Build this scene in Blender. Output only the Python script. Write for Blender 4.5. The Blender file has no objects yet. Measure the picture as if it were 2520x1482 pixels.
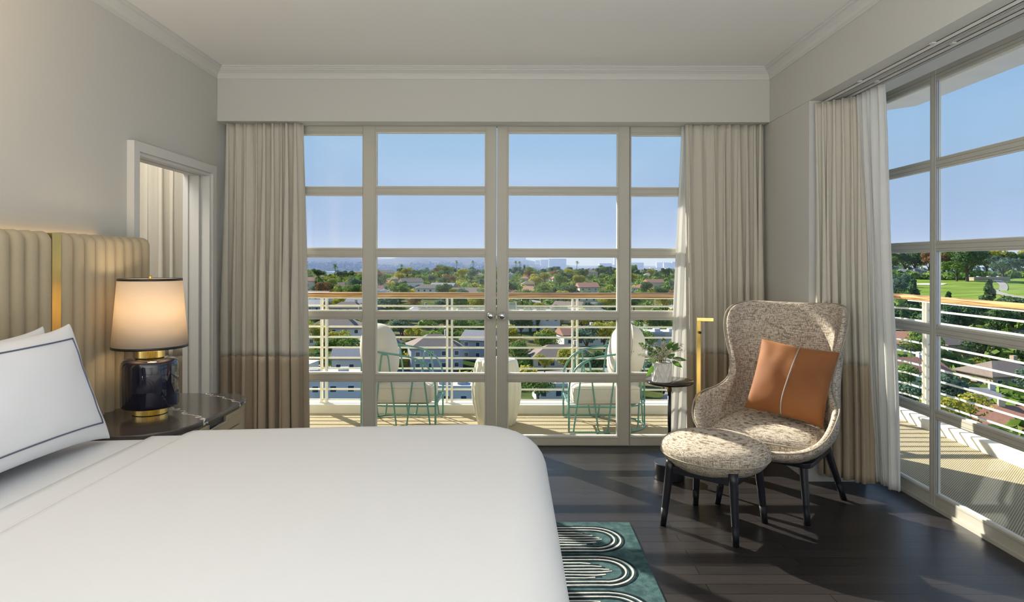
import bpy, bmesh, math, random
import numpy as np
from mathutils import Vector, Matrix, noise as mnoise

SC = bpy.context.scene
COL = SC.collection
PI = math.pi

# ------------------------------------------------------------------ camera
cam_data = bpy.data.cameras.new('camera')
cam_data.sensor_width = 36.0
cam_data.lens = 36.0 * 1600 / 2520
cam_data.shift_y = -93 / 2520
cam_data.clip_start = 0.05
cam_data.clip_end = 12000
cam = bpy.data.objects.new('camera', cam_data)
COL.objects.link(cam)
cam.location = (0, 0, 1.35)
cam.rotation_euler = (PI / 2, math.radians(-0.12), 0)
SC.camera = cam

# ------------------------------------------------------------------ view / world / sun
SC.view_settings.view_transform = 'Standard'
SC.view_settings.look = 'None'
SC.view_settings.gamma = 1
SC.view_settings.use_curve_mapping = False
SC.view_settings.exposure = 0.0
SC.cycles.use_denoising = True
SC.cycles.max_bounces = 10
SC.cycles.diffuse_bounces = 5
SC.cycles.glossy_bounces = 4
SC.cycles.transmission_bounces = 6
SC.cycles.transparent_max_bounces = 24
SC.cycles.volume_bounces = 0
SC.cycles.caustics_reflective = False
SC.cycles.caustics_refractive = False
SC.cycles.sample_clamp_indirect = 4.0

world = bpy.data.worlds.new('sky'); SC.world = world
world.use_nodes = True
wn = world.node_tree; wn.nodes.clear()
tc = wn.nodes.new('ShaderNodeTexCoord'); sp = wn.nodes.new('ShaderNodeSeparateXYZ')
rp = wn.nodes.new('ShaderNodeValToRGB'); bg = wn.nodes.new('ShaderNodeBackground'); wo = wn.nodes.new('ShaderNodeOutputWorld')
wn.links.new(tc.outputs['Generated'], sp.inputs[0]); wn.links.new(sp.outputs['Z'], rp.inputs[0])
wn.links.new(rp.outputs[0], bg.inputs[0]); wn.links.new(bg.outputs[0], wo.inputs[0])
cr = rp.color_ramp
cr.elements[0].position = 0.0; cr.elements[0].color = (0.50, 0.60, 0.80, 1)
cr.elements[1].position = 1.0; cr.elements[1].color = (0.10, 0.24, 0.62, 1)
for p, c in ((0.05, (0.42, 0.545, 0.79, 1)), (0.19, (0.37, 0.57, 0.82, 1)), (0.3, (0.27, 0.48, 0.80, 1))):
    e = cr.elements.new(p); e.color = c
bg.inputs[1].default_value = 1.0

sun_d = bpy.data.lights.new('sun', 'SUN'); sun_d.energy = 10.0; sun_d.angle = math.radians(0.6); sun_d.color = (1.0, 0.93, 0.80)
sun = bpy.data.objects.new('sun', sun_d); COL.objects.link(sun)
AZ, EL = math.radians(40), math.radians(30.5)
ldir = Vector((math.sin(AZ) * math.cos(EL), -math.cos(AZ) * math.cos(EL), -math.sin(EL)))
sun.rotation_euler = ldir.to_track_quat('-Z', 'Y').to_euler()

def area(name, loc, direction, sx, sy, energy, color=(1, 1, 1)):
    d = bpy.data.lights.new(name, 'AREA'); d.shape = 'RECTANGLE'; d.size = sx; d.size_y = sy; d.energy = energy; d.color = color
    o = bpy.data.objects.new(name, d); COL.objects.link(o); o.location = loc
    o.rotation_euler = Vector(direction).to_track_quat('-Z', 'Y').to_euler()
    return o
# added upward fill behind the camera, no lamp body, bounced off the ceiling
area('fill_uplight', (-0.1, -1.0, 0.55), (0, 0.0, 1), 3.4, 2.2, 190, (0.965, 0.985, 1.0))
area('side_room_fill_light', (-2.75, 3.7, 2.70), (0, 0, -1), 0.6, 0.6, 22, (1.0, 0.95, 0.88))  # unseen fill added to brighten the side room curtain and jamb

# ------------------------------------------------------------------ materials
def nt(name):
    m = bpy.data.materials.new(name); m.use_nodes = True
    t = m.node_tree; b = t.nodes['Principled BSDF']
    return m, t, b

def mat(name, col, rough=0.6, metal=0.0, var=0.0, scale=8.0, bump=0.0, bscale=60.0, col2=None, stretch=(1, 1, 1), spec=0.5, coat=0.0):
    m, t, b = nt(name)
    b.inputs['Base Color'].default_value = (*col, 1); b.inputs['Roughness'].default_value = rough; b.inputs['Metallic'].default_value = metal
    b.inputs['Specular IOR Level'].default_value = spec
    if coat: b.inputs['Coat Weight'].default_value = coat; b.inputs['Coat Roughness'].default_value = 0.05
    if var or bump or col2:
        tcn = t.nodes.new('ShaderNodeTexCoord'); mp = t.nodes.new('ShaderNodeMapping'); mp.inputs['Scale'].default_value = stretch
        t.links.new(tcn.outputs['Object'], mp.inputs[0])
    if var or col2:
        n = t.nodes.new('ShaderNodeTexNoise'); n.inputs['Scale'].default_value = scale; n.inputs['Detail'].default_value = 5
        t.links.new(mp.outputs[0], n.inputs[0])
        r = t.nodes.new('ShaderNodeValToRGB'); t.links.new(n.outputs[0], r.inputs[0])
        c2 = col2 if col2 else tuple(min(1, c * (1 + var)) for c in col)
        c1 = col if col2 else tuple(c * (1 - var) for c in col)
        r.color_ramp.elements[0].position = 0.35; r.color_ramp.elements[1].position = 0.65
        r.color_ramp.elements[0].color = (*c1, 1); r.color_ramp.elements[1].color = (*c2, 1)
        t.links.new(r.outputs[0], b.inputs['Base Color'])
    if bump:
        n = t.nodes.new('ShaderNodeTexNoise'); n.inputs['Scale'].default_value = bscale; n.inputs['Detail'].default_value = 3
        t.links.new(mp.outputs[0], n.inputs[0])
        bp = t.nodes.new('ShaderNodeBump'); bp.inputs['Strength'].default_value = bump; bp.inputs['Distance'].default_value = 0.01
        t.links.new(n.outputs[0], bp.inputs['Height']); t.links.new(bp.outputs[0], b.inputs['Normal'])
    return m

def add_translucent(m, fac, color, transp=0.0):
    t = m.node_tree; b = t.nodes['Principled BSDF']; out = t.nodes['Material Output']
    tr = t.nodes.new('ShaderNodeBsdfTranslucent'); tr.inputs[0].default_value = (*color, 1)
    mx = t.nodes.new('ShaderNodeMixShader'); mx.inputs[0].default_value = fac
    t.links.new(b.outputs[0], mx.inputs[1]); t.links.new(tr.outputs[0], mx.inputs[2])
    last = mx
    if transp:
        tp = t.nodes.new('ShaderNodeBsdfTransparent'); m2 = t.nodes.new('ShaderNodeMixShader'); m2.inputs[0].default_value = transp
        t.links.new(mx.outputs[0], m2.inputs[1]); t.links.new(tp.outputs[0], m2.inputs[2]); last = m2
    t.links.new(last.outputs[0], out.inputs['Surface'])
    return m

def linen(name, col, dark, s=900.0):
    """plain woven cloth: two crossed thread noises"""
    m, t, b = nt(name); b.inputs['Roughness'].default_value = 0.9; b.inputs['Specular IOR Level'].default_value = 0.15
    b.inputs['Sheen Weight'].default_value = 0.15
    tcn = t.nodes.new('ShaderNodeTexCoord'); prev = None
    for st in ((s * .45, s * .45, s), (s, s, s * .45)):
        mp = t.nodes.new('ShaderNodeMapping'); mp.inputs['Scale'].default_value = st; t.links.new(tcn.outputs['Object'], mp.inputs[0])
        n = t.nodes.new('ShaderNodeTexNoise'); n.inputs['Scale'].default_value = 1.0; n.inputs['Detail'].default_value = 1; t.links.new(mp.outputs[0], n.inputs[0])
        if prev is None: prev = n.outputs[0]
        else:
            mm = t.nodes.new('ShaderNodeMath'); mm.operation = 'MULTIPLY'; t.links.new(prev, mm.inputs[0]); t.links.new(n.outputs[0], mm.inputs[1]); prev = mm.outputs[0]
    r = t.nodes.new('ShaderNodeValToRGB'); t.links.new(prev, r.inputs[0])
    r.color_ramp.elements[0].position = 0.1; r.color_ramp.elements[1].position = 0.38
    r.color_ramp.elements[0].color = (*dark, 1); r.color_ramp.elements[1].color = (*col, 1)
    t.links.new(r.outputs[0], b.inputs['Base Color'])
    return m

def tweed(name):
    m, t, b = nt(name); b.inputs['Roughness'].default_value = 0.95; b.inputs['Specular IOR Level'].default_value = 0.1
    tcn = t.nodes.new('ShaderNodeTexCoord'); outs = []
    for st in ((34, 34, 340), (340, 340, 26), (560, 560, 560)):
        mp = t.nodes.new('ShaderNodeMapping'); mp.inputs['Scale'].default_value = st; t.links.new(tcn.outputs['Object'], mp.inputs[0])
        n = t.nodes.new('ShaderNodeTexNoise'); n.inputs['Scale'].default_value = 1.0; n.inputs['Detail'].default_value = 2; n.inputs['Distortion'].default_value = 0.3
        t.links.new(mp.outputs[0], n.inputs[0]); outs.append(n.outputs[0])
    def rmp(src, a, bb):
        r = t.nodes.new('ShaderNodeMapRange'); r.inputs[1].default_value = a; r.inputs[2].default_value = bb; t.links.new(src, r.inputs[0]); return r.outputs[0]
    def mth(op, x, y):
        q = t.nodes.new('ShaderNodeMath'); q.operation = op; t.links.new(x, q.inputs[0]); t.links.new(y, q.inputs[1]); return q.outputs[0]
    a = rmp(outs[0], 0.36, 0.55); c = rmp(outs[1], 0.36, 0.55); d = rmp(outs[2], 0.3, 0.62)
    v = mth('MULTIPLY', mth('MULTIPLY', a, c), d)
    r = t.nodes.new('ShaderNodeValToRGB'); t.links.new(v, r.inputs[0])
    els = r.color_ramp.elements; els[0].position = 0.0; els[0].color = (0.22, 0.165, 0.12, 1); els[1].position = 0.6; els[1].color = (0.80, 0.73, 0.635, 1)
    e = els.new(0.2); e.color = (0.53, 0.455, 0.365, 1)
    t.links.new(r.outputs[0], b.inputs['Base Color'])
    bp = t.nodes.new('ShaderNodeBump'); bp.inputs['Strength'].default_value = 0.35; bp.inputs['Distance'].default_value = 0.004
    t.links.new(v, bp.inputs['Height']); t.links.new(bp.outputs[0], b.inputs['Normal'])
    return m

M = {}
M['wall'] = mat('wall_paint', (0.60, 0.59, 0.55), 0.75, bump=0.05, bscale=300)
M['ceiling'] = mat('ceiling_paint', (0.84, 0.825, 0.79), 0.85)
M['trim'] = mat('crown_paint', (0.66, 0.65, 0.62), 0.5)
M['frame'] = mat('window_frame_paint', (0.52, 0.50, 0.43), 0.38, var=0.03, scale=3)
M['frame_line'] = mat('frame_joint', (0.30, 0.28, 0.23), 0.5)
M['gasket'] = mat('black_gasket', (0.03, 0.035, 0.04), 0.5)
M['alu'] = mat('bare_aluminium', (0.62, 0.64, 0.65), 0.35, metal=0.8)
M['ext_white'] = mat('exterior_cream_paint', (0.80, 0.77, 0.68), 0.55, var=0.03, scale=5)
M['rail_white'] = mat('railing_cream_enamel', (0.86, 0.83, 0.70), 0.4)
M['linen'] = linen('curtain_linen', (0.74, 0.70, 0.61), (0.60, 0.56, 0.48), 800)
M['linen_dark'] = linen('curtain_band_linen', (0.52, 0.43, 0.32), (0.38, 0.31, 0.22), 800)
add_translucent(M['linen'], 0.08, (0.8, 0.75, 0.65)); add_translucent(M['linen_dark'], 0.05, (0.6, 0.5, 0.35))
M['sheer'] = add_translucent(mat('sheer_voile', (0.88, 0.88, 0.86), 0.9, spec=0.1), 0.32, (0.97, 0.95, 0.90), 0.14)
M['bedding'] = mat('white_bedding', (0.77, 0.78, 0.80), 0.85, spec=0.15, bump=0.05, bscale=6)
M['pillowcase'] = mat('white_pillowcase', (0.84, 0.85, 0.89), 0.85, spec=0.15, bump=0.12, bscale=5)
M['stitch'] = mat('grey_stitching', (0.12, 0.13, 0.20), 0.8)
M['headboard'] = linen('headboard_fabric', (0.47, 0.40, 0.28), (0.41, 0.345, 0.235), 900)
M['brass'] = mat('brushed_brass', (0.83, 0.62, 0.22), 0.28, metal=1.0, var=0.05, scale=40, stretch=(1, 1, .1))
M['brass_strip'] = mat('headboard_brass', (0.80, 0.62, 0.24), 0.38, metal=1.0, var=0.07, scale=60, stretch=(1, 8, .1))
M['chrome'] = mat('chrome', (0.75, 0.76, 0.78), 0.12, metal=1.0)
M['black_metal'] = mat('black_metal', (0.018, 0.018, 0.022), 0.35)
M['black_wood'] = mat('black_stained_wood', (0.012, 0.012, 0.018), 0.32)
M['lamp_ceramic'] = mat('midnight_ceramic', (0.010, 0.010, 0.028), 0.06, coat=1.0)
M['ns_body'] = mat('nightstand_leather', (0.47, 0.365, 0.225), 0.6, var=0.06, scale=200, bump=0.1, bscale=400)
M['tweed'] = tweed('tweed_upholstery')
M['piping'] = mat('chair_piping', (0.46, 0.40, 0.32), 0.9, bump=0.5, bscale=500)
M['rust'] = mat('rust_velvet', (0.235, 0.078, 0.018), 0.75, col2=(0.29, 0.105, 0.028), scale=5)
M['rust'].node_tree.nodes['Principled BSDF'].inputs['Sheen Weight'].default_value = 0.3
M['rust'].node_tree.nodes['Principled BSDF'].inputs['Sheen Tint'].default_value = (1.0, 0.6, 0.35, 1)
M['cord'] = mat('grey_cord', (0.40, 0.37, 0.34), 0.8)
M['pot'] = mat('white_ceramic_pot', (0.72, 0.70, 0.68), 0.5)
M['teal'] = mat('teal_enamel', (0.13, 0.33, 0.29), 0.35)
M['teal_light'] = M['teal']
M['out_cushion'] = mat('outdoor_cushion_cloth', (0.70, 0.66, 0.58), 0.9, var=0.05, scale=250, spec=0.1)
M['stool'] = mat('cream_glazed_ceramic', (0.80, 0.78, 0.66), 0.22)
M['leaf_in'] = add_translucent(mat('eucalyptus_leaf', (0.045, 0.13, 0.02), 0.4, var=0.3, scale=20), 0.3, (0.2, 0.45, 0.05))
M['bud'] = mat('cream_buds', (0.62, 0.62, 0.48), 0.8)
M['stem'] = mat('plant_stem', (0.20, 0.16, 0.05), 0.7)
M['label'] = mat('sticker', (0.62, 0.75, 0.72), 0.5)
M['ink'] = mat('sticker_ink', (0.03, 0.04, 0.05), 0.5)

def glass_mat():
    m, t, b = nt('window_glass'); t.nodes.remove(b); out = t.nodes['Material Output']
    lw = t.nodes.new('ShaderNodeLayerWeight'); lw.inputs[0].default_value = 0.5
    pw = t.nodes.new('ShaderNodeMath'); pw.operation = 'POWER'; pw.inputs[1].default_value = 5.0; t.links.new(lw.outputs['Facing'], pw.inputs[0])
    f = t.nodes.new('ShaderNodeMath'); f.operation = 'MULTIPLY_ADD'; f.inputs[1].default_value = 0.6; f.inputs[2].default_value = 0.022; t.links.new(pw.outputs[0], f.inputs[0])
    tp = t.nodes.new('ShaderNodeBsdfTransparent'); tp.inputs[0].default_value = (0.985, 0.995, 0.99, 1)
    g = t.nodes.new('ShaderNodeBsdfGlossy'); g.inputs['Roughness'].default_value = 0.0
    mx = t.nodes.new('ShaderNodeMixShader')
    t.links.new(f.outputs[0], mx.inputs[0]); t.links.new(tp.outputs[0], mx.inputs[1]); t.links.new(g.outputs[0], mx.inputs[2]); t.links.new(mx.outputs[0], out.inputs[0])
    return m
M['glass'] = glass_mat()

def floor_mat():
    m, t, b = nt('dark_oak_boards')
    tcn = t.nodes.new('ShaderNodeTexCoord')
    br = t.nodes.new('ShaderNodeTexBrick'); t.links.new(tcn.outputs['Object'], br.inputs[0])
    br.inputs['Scale'].default_value = 1.0; br.inputs['Brick Width'].default_value = 1.3; br.inputs['Row Height'].default_value = 0.083
    br.inputs['Mortar Size'].default_value = 0.0018; br.inputs['Mortar Smooth'].default_value = 0.3; br.offset = 0.37
    br.inputs['Color1'].default_value = (0.019, 0.0165, 0.0165, 1); br.inputs['Color2'].default_value = (0.031, 0.0265, 0.026, 1); br.inputs['Mortar'].default_value = (0.002, 0.002, 0.002, 1)
    mp = t.nodes.new('ShaderNodeMapping'); mp.inputs['Scale'].default_value = (3, 60, 1); t.links.new(tcn.outputs['Object'], mp.inputs[0])
    n = t.nodes.new('ShaderNodeTexNoise'); n.inputs['Scale'].default_value = 2; n.inputs['Detail'].default_value = 6; t.links.new(mp.outputs[0], n.inputs[0])
    mx = t.nodes.new('ShaderNodeMix'); mx.data_type = 'RGBA'; mx.blend_type = 'MULTIPLY'; mx.inputs[0].default_value = 0.6
    r = t.nodes.new('ShaderNodeValToRGB'); r.color_ramp.elements[0].color = (0.5, 0.5, 0.5, 1); r.color_ramp.elements[1].color = (1.5, 1.5, 1.5, 1)
    t.links.new(n.outputs[0], r.inputs[0]); t.links.new(br.outputs[0], mx.inputs[6]); t.links.new(r.outputs[0], mx.inputs[7]); t.links.new(mx.outputs[2], b.inputs['Base Color'])
    rr = t.nodes.new('ShaderNodeMapRange'); rr.inputs[3].default_value = 0.22; rr.inputs[4].default_value = 0.42; t.links.new(n.outputs[0], rr.inputs[0]); t.links.new(rr.outputs[0], b.inputs['Roughness'])
    bp = t.nodes.new('ShaderNodeBump'); bp.inputs['Strength'].default_value = 0.25; bp.inputs['Distance'].default_value = 0.003
    ad = t.nodes.new('ShaderNodeMath'); ad.operation = 'MULTIPLY_ADD'; ad.inputs[1].default_value = 0.25
    inv = t.nodes.new('ShaderNodeMath'); inv.operation = 'SUBTRACT'; inv.inputs[0].default_value = 1.0; t.links.new(br.outputs['Fac'], inv.inputs[1])
    t.links.new(n.outputs[0], ad.inputs[0]); t.links.new(inv.outputs[0], ad.inputs[2]); t.links.new(ad.outputs[0], bp.inputs['Height'])
    t.links.new(bp.outputs[0], b.inputs['Normal'])
    b.inputs['Specular IOR Level'].default_value = 0.36
    return m
M['floor'] = floor_mat()

def carpet_mat():
    m, t, b = nt('woven_balcony_carpet'); b.inputs['Roughness'].default_value = 1.0; b.inputs['Specular IOR Level'].default_value = 0.05
    tcn = t.nodes.new('ShaderNodeTexCoord'); w = []
    cmp_ = t.nodes.new('ShaderNodeMapping'); cmp_.inputs['Rotation'].default_value = (0, 0, PI / 4); t.links.new(tcn.outputs['Object'], cmp_.inputs[0])
    for d, s in (('X', 27), ('Y', 24)):
        wv = t.nodes.new('ShaderNodeTexWave'); wv.bands_direction = d; wv.inputs['Scale'].default_value = s; wv.inputs['Distortion'].default_value = 0.5
        t.links.new(cmp_.outputs[0], wv.inputs[0]); w.append(wv.outputs['Fac'])
    q = t.nodes.new('ShaderNodeMath'); q.operation = 'MULTIPLY'; t.links.new(w[0], q.inputs[0]); t.links.new(w[1], q.inputs[1])
    r = t.nodes.new('ShaderNodeValToRGB'); t.links.new(q.outputs[0], r.inputs[0])
    r.color_ramp.elements[0].color = (0.25, 0.205, 0.13, 1); r.color_ramp.elements[1].color = (0.80, 0.69, 0.46, 1); r.color_ramp.elements[1].position = 0.6
    t.links.new(r.outputs[0], b.inputs['Base Color'])
    bp = t.nodes.new('ShaderNodeBump'); bp.inputs['Strength'].default_value = 0.4; bp.inputs['Distance'].default_value = 0.004
    t.links.new(q.outputs[0], bp.inputs['Height']); t.links.new(bp.outputs[0], b.inputs['Normal'])
    return m
M['carpet'] = carpet_mat()

def rug_mat(name, c1, c2):
    m = mat(name, c1, 1.0, col2=c2, scale=30, bump=0.6, bscale=350, spec=0.05)
    return m
M['rug'] = rug_mat('teal_pile', (0.042, 0.085, 0.093), (0.088, 0.158, 0.160))
M['rug_white'] = rug_mat('ivory_pile', (0.55, 0.55, 0.52), (0.70, 0.70, 0.67))
M['rug_black'] = rug_mat('charcoal_pile', (0.010, 0.018, 0.024), (0.022, 0.035, 0.042))

def wood_rail_mat():
    m, t, b = nt('varnished_handrail_wood'); b.inputs['Roughness'].default_value = 0.4
    tcn = t.nodes.new('ShaderNodeTexCoord'); mp = t.nodes.new('ShaderNodeMapping'); mp.inputs['Scale'].default_value = (1.2, 1.2, 60); t.links.new(tcn.outputs['Object'], mp.inputs[0])
    n = t.nodes.new('ShaderNodeTexNoise'); n.inputs['Scale'].default_value = 1.5; n.inputs['Detail'].default_value = 6; t.links.new(mp.outputs[0], n.inputs[0])
    r = t.nodes.new('ShaderNodeValToRGB'); t.links.new(n.outputs[0], r.inputs[0])
    r.color_ramp.elements[0].position = 0.36; r.color_ramp.elements[0].color = (0.20, 0.06, 0.012, 1); r.color_ramp.elements[1].position = 0.52; r.color_ramp.elements[1].color = (0.62, 0.36, 0.13, 1)
    t.links.new(r.outputs[0], b.inputs['Base Color']); return m
M['rail_wood'] = wood_rail_mat()

def marble_mat():
    m, t, b = nt('veined_dark_marble'); b.inputs['Roughness'].default_value = 0.12
    tcn = t.nodes.new('ShaderNodeTexCoord'); sx = t.nodes.new('ShaderNodeSeparateXYZ'); t.links.new(tcn.outputs['Object'], sx.inputs[0])
    n = t.nodes.new('ShaderNodeTexNoise'); n.inputs['Scale'].default_value = 22; n.inputs['Detail'].default_value = 6; t.links.new(tcn.outputs['Object'], n.inputs[0])
    def math_(op, a, b2):
        q = t.nodes.new('ShaderNodeMath'); q.operation = op
        for i, v in enumerate((a, b2)):
            if isinstance(v, (int, float)): q.inputs[i].default_value = v
            else: t.links.new(v, q.inputs[i])
        return q.outputs[0]
    jit = math_('MULTIPLY', math_('SUBTRACT', n.outputs[0], 0.5), 0.13)
    fac = None
    for c in (0.75, 1.12):
        d = math_('ABSOLUTE', math_('SUBTRACT', math_('ADD', math_('ADD', sx.outputs['Y'], math_('MULTIPLY', sx.outputs['X'], 0.8)), jit), c), 0)
        v = math_('LESS_THAN', d, 0.0056)
        fac = v if fac is None else math_('MAXIMUM', fac, v)
    mx = t.nodes.new('ShaderNodeMix'); mx.data_type = 'RGBA'
    t.links.new(fac, mx.inputs[0]); mx.inputs[6].default_value = (0.075, 0.064, 0.060, 1); mx.inputs[7].default_value = (0.75, 0.72, 0.68, 1)
    t.links.new(mx.outputs[2], b.inputs['Base Color']); return m
M['marble'] = marble_mat()
M['leg_tip'] = mat('leg_tip_lacquer', (0.008, 0.008, 0.012), 0.5, spec=0.3)

def shade_mat():
    m = mat('lampshade_linen', (0.80, 0.74, 0.66), 0.9, spec=0.1, bump=0.15, bscale=500)
    return add_translucent(m, 0.45, (0.95, 0.84, 0.68))
M['shade'] = shade_mat()

def emis(name, col, s):
    m, t, b = nt(name); b.inputs['Emission Color'].default_value = (*col, 1); b.inputs['Emission Strength'].default_value = s; b.inputs['Base Color'].default_value = (*col, 1); return m
M['bulb'] = emis('lamp_bulb', (1.0, 0.72, 0.38), 8)
M['led'] = emis('led_strip', (1.0, 0.62, 0.22), 5)
M['panel'] = emis('lit_diffuser', (1.0, 0.95, 0.87), 2.0)

# ------------------------------------------------------------------ geometry helpers
def tag(o, label=None, cat=None, group=None, kind=None):
    if label: o['label'] = label
    if cat: o['category'] = cat
    if group: o['group'] = group
    if kind: o['kind'] = kind
    return o

def link(name, me, m=None, parent=None, loc=None):
    o = bpy.data.objects.new(name, me); COL.objects.link(o)
    if m is not None and me is not None and len(me.materials) == 0: me.materials.append(m)
    if parent is not None: o.parent = parent
    if loc is not None: o.location = loc
    return o

def empty(name, loc=(0, 0, 0), rz=0.0, label=None, cat=None, group=None):
    o = bpy.data.objects.new(name, None); COL.objects.link(o); o.location = loc; o.rotation_euler = (0, 0, rz)
    o.empty_display_size = 0.1
    return tag(o, label, cat, group)

class MB:
    """collects shapes of one part, then links them as one mesh object"""
    def __init__(s): s.v = []; s.f = []
    def add(s, vs, fs):
        n = len(s.v); s.v += [tuple(v) for v in vs]; s.f += [tuple(i + n for i in f) for f in fs]; return s
    def box(s, x0, x1, y0, y1, z0, z1):
        vs = [(x, y, z) for x in (x0, x1) for y in (y0, y1) for z in (z0, z1)]
        return s.add(vs, [(0, 1, 3, 2), (4, 6, 7, 5), (0, 4, 5, 1), (2, 3, 7, 6), (0, 2, 6, 4), (1, 5, 7, 3)])
    def prism(s, poly, z0, z1):
        n = len(poly); vs = [(x, y, z0) for x, y in poly] + [(x, y, z1) for x, y in poly]
        fs = [tuple(range(n - 1, -1, -1)), tuple(range(n, 2 * n))] + [(i, (i + 1) % n, n + (i + 1) % n, n + i) for i in range(n)]
        return s.add(vs, fs)
    def lathe(s, prof, c=(0, 0), seg=48, ribs=0, ramp=0.0):
        vs = []; n = len(prof)
        for k in range(seg):
            a = 2 * PI * k / seg
            rr = 1.0 + (ramp * (abs(math.sin(a * ribs / 2)) - .6) if ribs else 0)
            for r, z in prof: vs.append((c[0] + r * rr * math.cos(a), c[1] + r * rr * math.sin(a), z))
        fs = []
        for k in range(seg):
            k2 = (k + 1) % seg
            for i in range(n - 1): fs.append((k * n + i, k2 * n + i, k2 * n + i + 1, k * n + i + 1))
        if prof[0][0] > 1e-6: fs.append(tuple(k * n for k in range(seg - 1, -1, -1)))
        if prof[-1][0] > 1e-6: fs.append(tuple(k * n + n - 1 for k in range(seg)))
        return s.add(vs, fs)
    def tube(s, pts, r, closed=False, seg=8, cap=True):
        pts = [Vector(p) for p in pts]; n = len(pts); vs = []; fs = []
        up = None
        for i, p in enumerate(pts):
            a = pts[i - 1] if (i > 0 or closed) else p; b = pts[(i + 1) % n] if (i < n - 1 or closed) else p
            tg = (b - a).normalized()
            if up is None:
                up = Vector((0, 0, 1)) if abs(tg.z) < .9 else Vector((1, 0, 0))
            up = (up - tg * up.dot(tg))
            if up.length < 1e-6: up = tg.orthogonal()
            up.normalize(); sd = tg.cross(up)
            ri = r[i] if isinstance(r, (list, tuple)) else r
            for k in range(seg):
                an = 2 * PI * k / seg; vs.append(p + (up * math.cos(an) + sd * math.sin(an)) * ri)
        for i in range(n if closed else n - 1):
            j = (i + 1) % n
            for k in range(seg):
                k2 = (k + 1) % seg; fs.append((i * seg + k, i * seg + k2, j * seg + k2, j * seg + k))
        if not closed and cap:
            fs.append(tuple(range(seg - 1, -1, -1))); fs.append(tuple((n - 1) * seg + k for k in range(seg)))
        return s.add(vs, fs)
    def grid(s, rows, closed_u=False):
        nr = len(rows); nc = len(rows[0]); vs = [p for r in rows for p in r]; fs = []
        for i in range(nr - 1):
            for j in range(nc if closed_u else nc - 1):
                j2 = (j + 1) % nc; fs.append((i * nc + j, i * nc + j2, (i + 1) * nc + j2, (i + 1) * nc + j))
        return s.add(vs, fs)
    def mesh(s, name, fixn=True):
        me = bpy.data.meshes.new(name); me.from_pydata([tuple(v) for v in s.v], [], s.f); me.validate()
        if fixn:
            b = bmesh.new(); b.from_mesh(me); bmesh.ops.remove_doubles(b, verts=b.verts, dist=1e-6); bmesh.ops.recalc_face_normals(b, faces=b.faces); b.to_mesh(me); b.free()
        return me
    def build(s, name, m, parent=None, smooth=False, bevel=0.0, bseg=2, sub=0, solid=0.0, fixn=True, loc=None):
        me = s.mesh(name, fixn); o = link(name, me, m, parent, loc)
        if smooth:
            me.polygons.foreach_set('use_smooth', [True] * len(me.polygons))
        if solid:
            q = o.modifiers.new('solid', 'SOLIDIFY'); q.thickness = solid; q.offset = 0
        if bevel:
            q = o.modifiers.new('bevel', 'BEVEL'); q.width = bevel; q.segments = bseg; q.limit_method = 'ANGLE'; q.angle_limit = math.radians(40)
            q.harden_normals = False
            me.polygons.foreach_set('use_smooth', [True] * len(me.polygons))
            try:
                w = o.modifiers.new('wn', 'WEIGHTED_NORMAL'); w.keep_sharp = True
            except Exception: pass
        if sub:
            q = o.modifiers.new('sub', 'SUBSURF'); q.levels = sub; q.render_levels = sub
            me.polygons.foreach_set('use_smooth', [True] * len(me.polygons))
        return o

def smooth_path(pts, it=2, closed=False):
    pts = [Vector(p) for p in pts]
    for _ in range(it):
        out = []; n = len(pts)
        rng = range(n) if closed else range(n - 1)
        if not closed: out.append(pts[0])
        for i in rng:
            a = pts[i]; b = pts[(i + 1) % n]; out += [a * .75 + b * .25, a * .25 + b * .75]
        if not closed: out.append(pts[-1])
        pts = out
    return pts

def copy_tree(o, parent=None, link_it=True):
    c = o.copy(); COL.objects.link(c); c.parent = parent
    for ch in list(o.children): copy_tree(ch, c)
    return c

def struct(o, label=None):
    o['kind'] = 'structure'
    if label: o['label'] = label
    return o

# ================================================================== ROOM SHELL
XL, XR = -2.108, 2.33          # left wall face, right window plane
YB, YF = 4.80, -2.5            # back window plane, rear wall
ZC, ZS = 2.744, 2.36           # ceiling, soffit underside
XSF, YSF = 1.836, 4.64         # soffit faces

struct(MB().box(-3.3, 2.42, YF, 4.86, -0.12, 0.0).build('floor', M['floor']), 'near-black narrow oak floorboards')
struct(MB().box(-3.3, 2.42, YF, 4.86, ZC, 2.95).build('ceiling', M['ceiling']), 'plain pale ceiling')
wl = MB()
wl.box(-2.26, XL, YF, 3.60, 0, ZC).box(-2.26, XL, 4.50, 4.86, 0, ZC).box(-2.26, XL, 3.60, 4.50, 1.985, ZC)
struct(wl.build('wall_left', M['wall']), 'cream left wall behind the bed, with a cased opening')
struct(MB().box(-2.26, 2.42, YF - 0.12, YF, 0, ZC).build('wall_rear', M['wall']))
struct(MB().box(XR, XR + .12, YF, 0.80, 0, ZC).build('wall_right', M['wall']))
struct(MB().prism([(1.84, 4.03), (2.20, 4.03), (2.20, 4.45), (2.42, 4.45), (2.42, 4.95), (1.84, 4.95)], 0, ZC).build('wall_corner', M['wall']), 'cream corner pier between the two windows')
struct(MB().box(-3.3, -3.2, 2.4, 4.86, 0, ZC).box(-3.3, -2.26, 2.3, 2.4, 0, ZC).build('wall_side_room', M['wall']))
struct(MB().box(-6, -3.2, 4.8, 4.95, -0.3, 3.0).box(-3.3, -2.15, 4.84, 4.95, -.3, ZC).build('wall_outside', M['ext_white']))
# boxed valances
struct(MB().box(XL, XSF + .01, YSF, 4.86, ZS, ZC).build('trim_1', M['wall'], bevel=.003), 'boxed valance above the balcony doors')
struct(MB().box(XSF, 2.20, YF, YSF + .2, ZS, ZC).box(2.2, 2.42, YF, 4.46, 2.462, ZC).build('trim_2', M['wall']), 'boxed valance above the right window')
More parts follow.
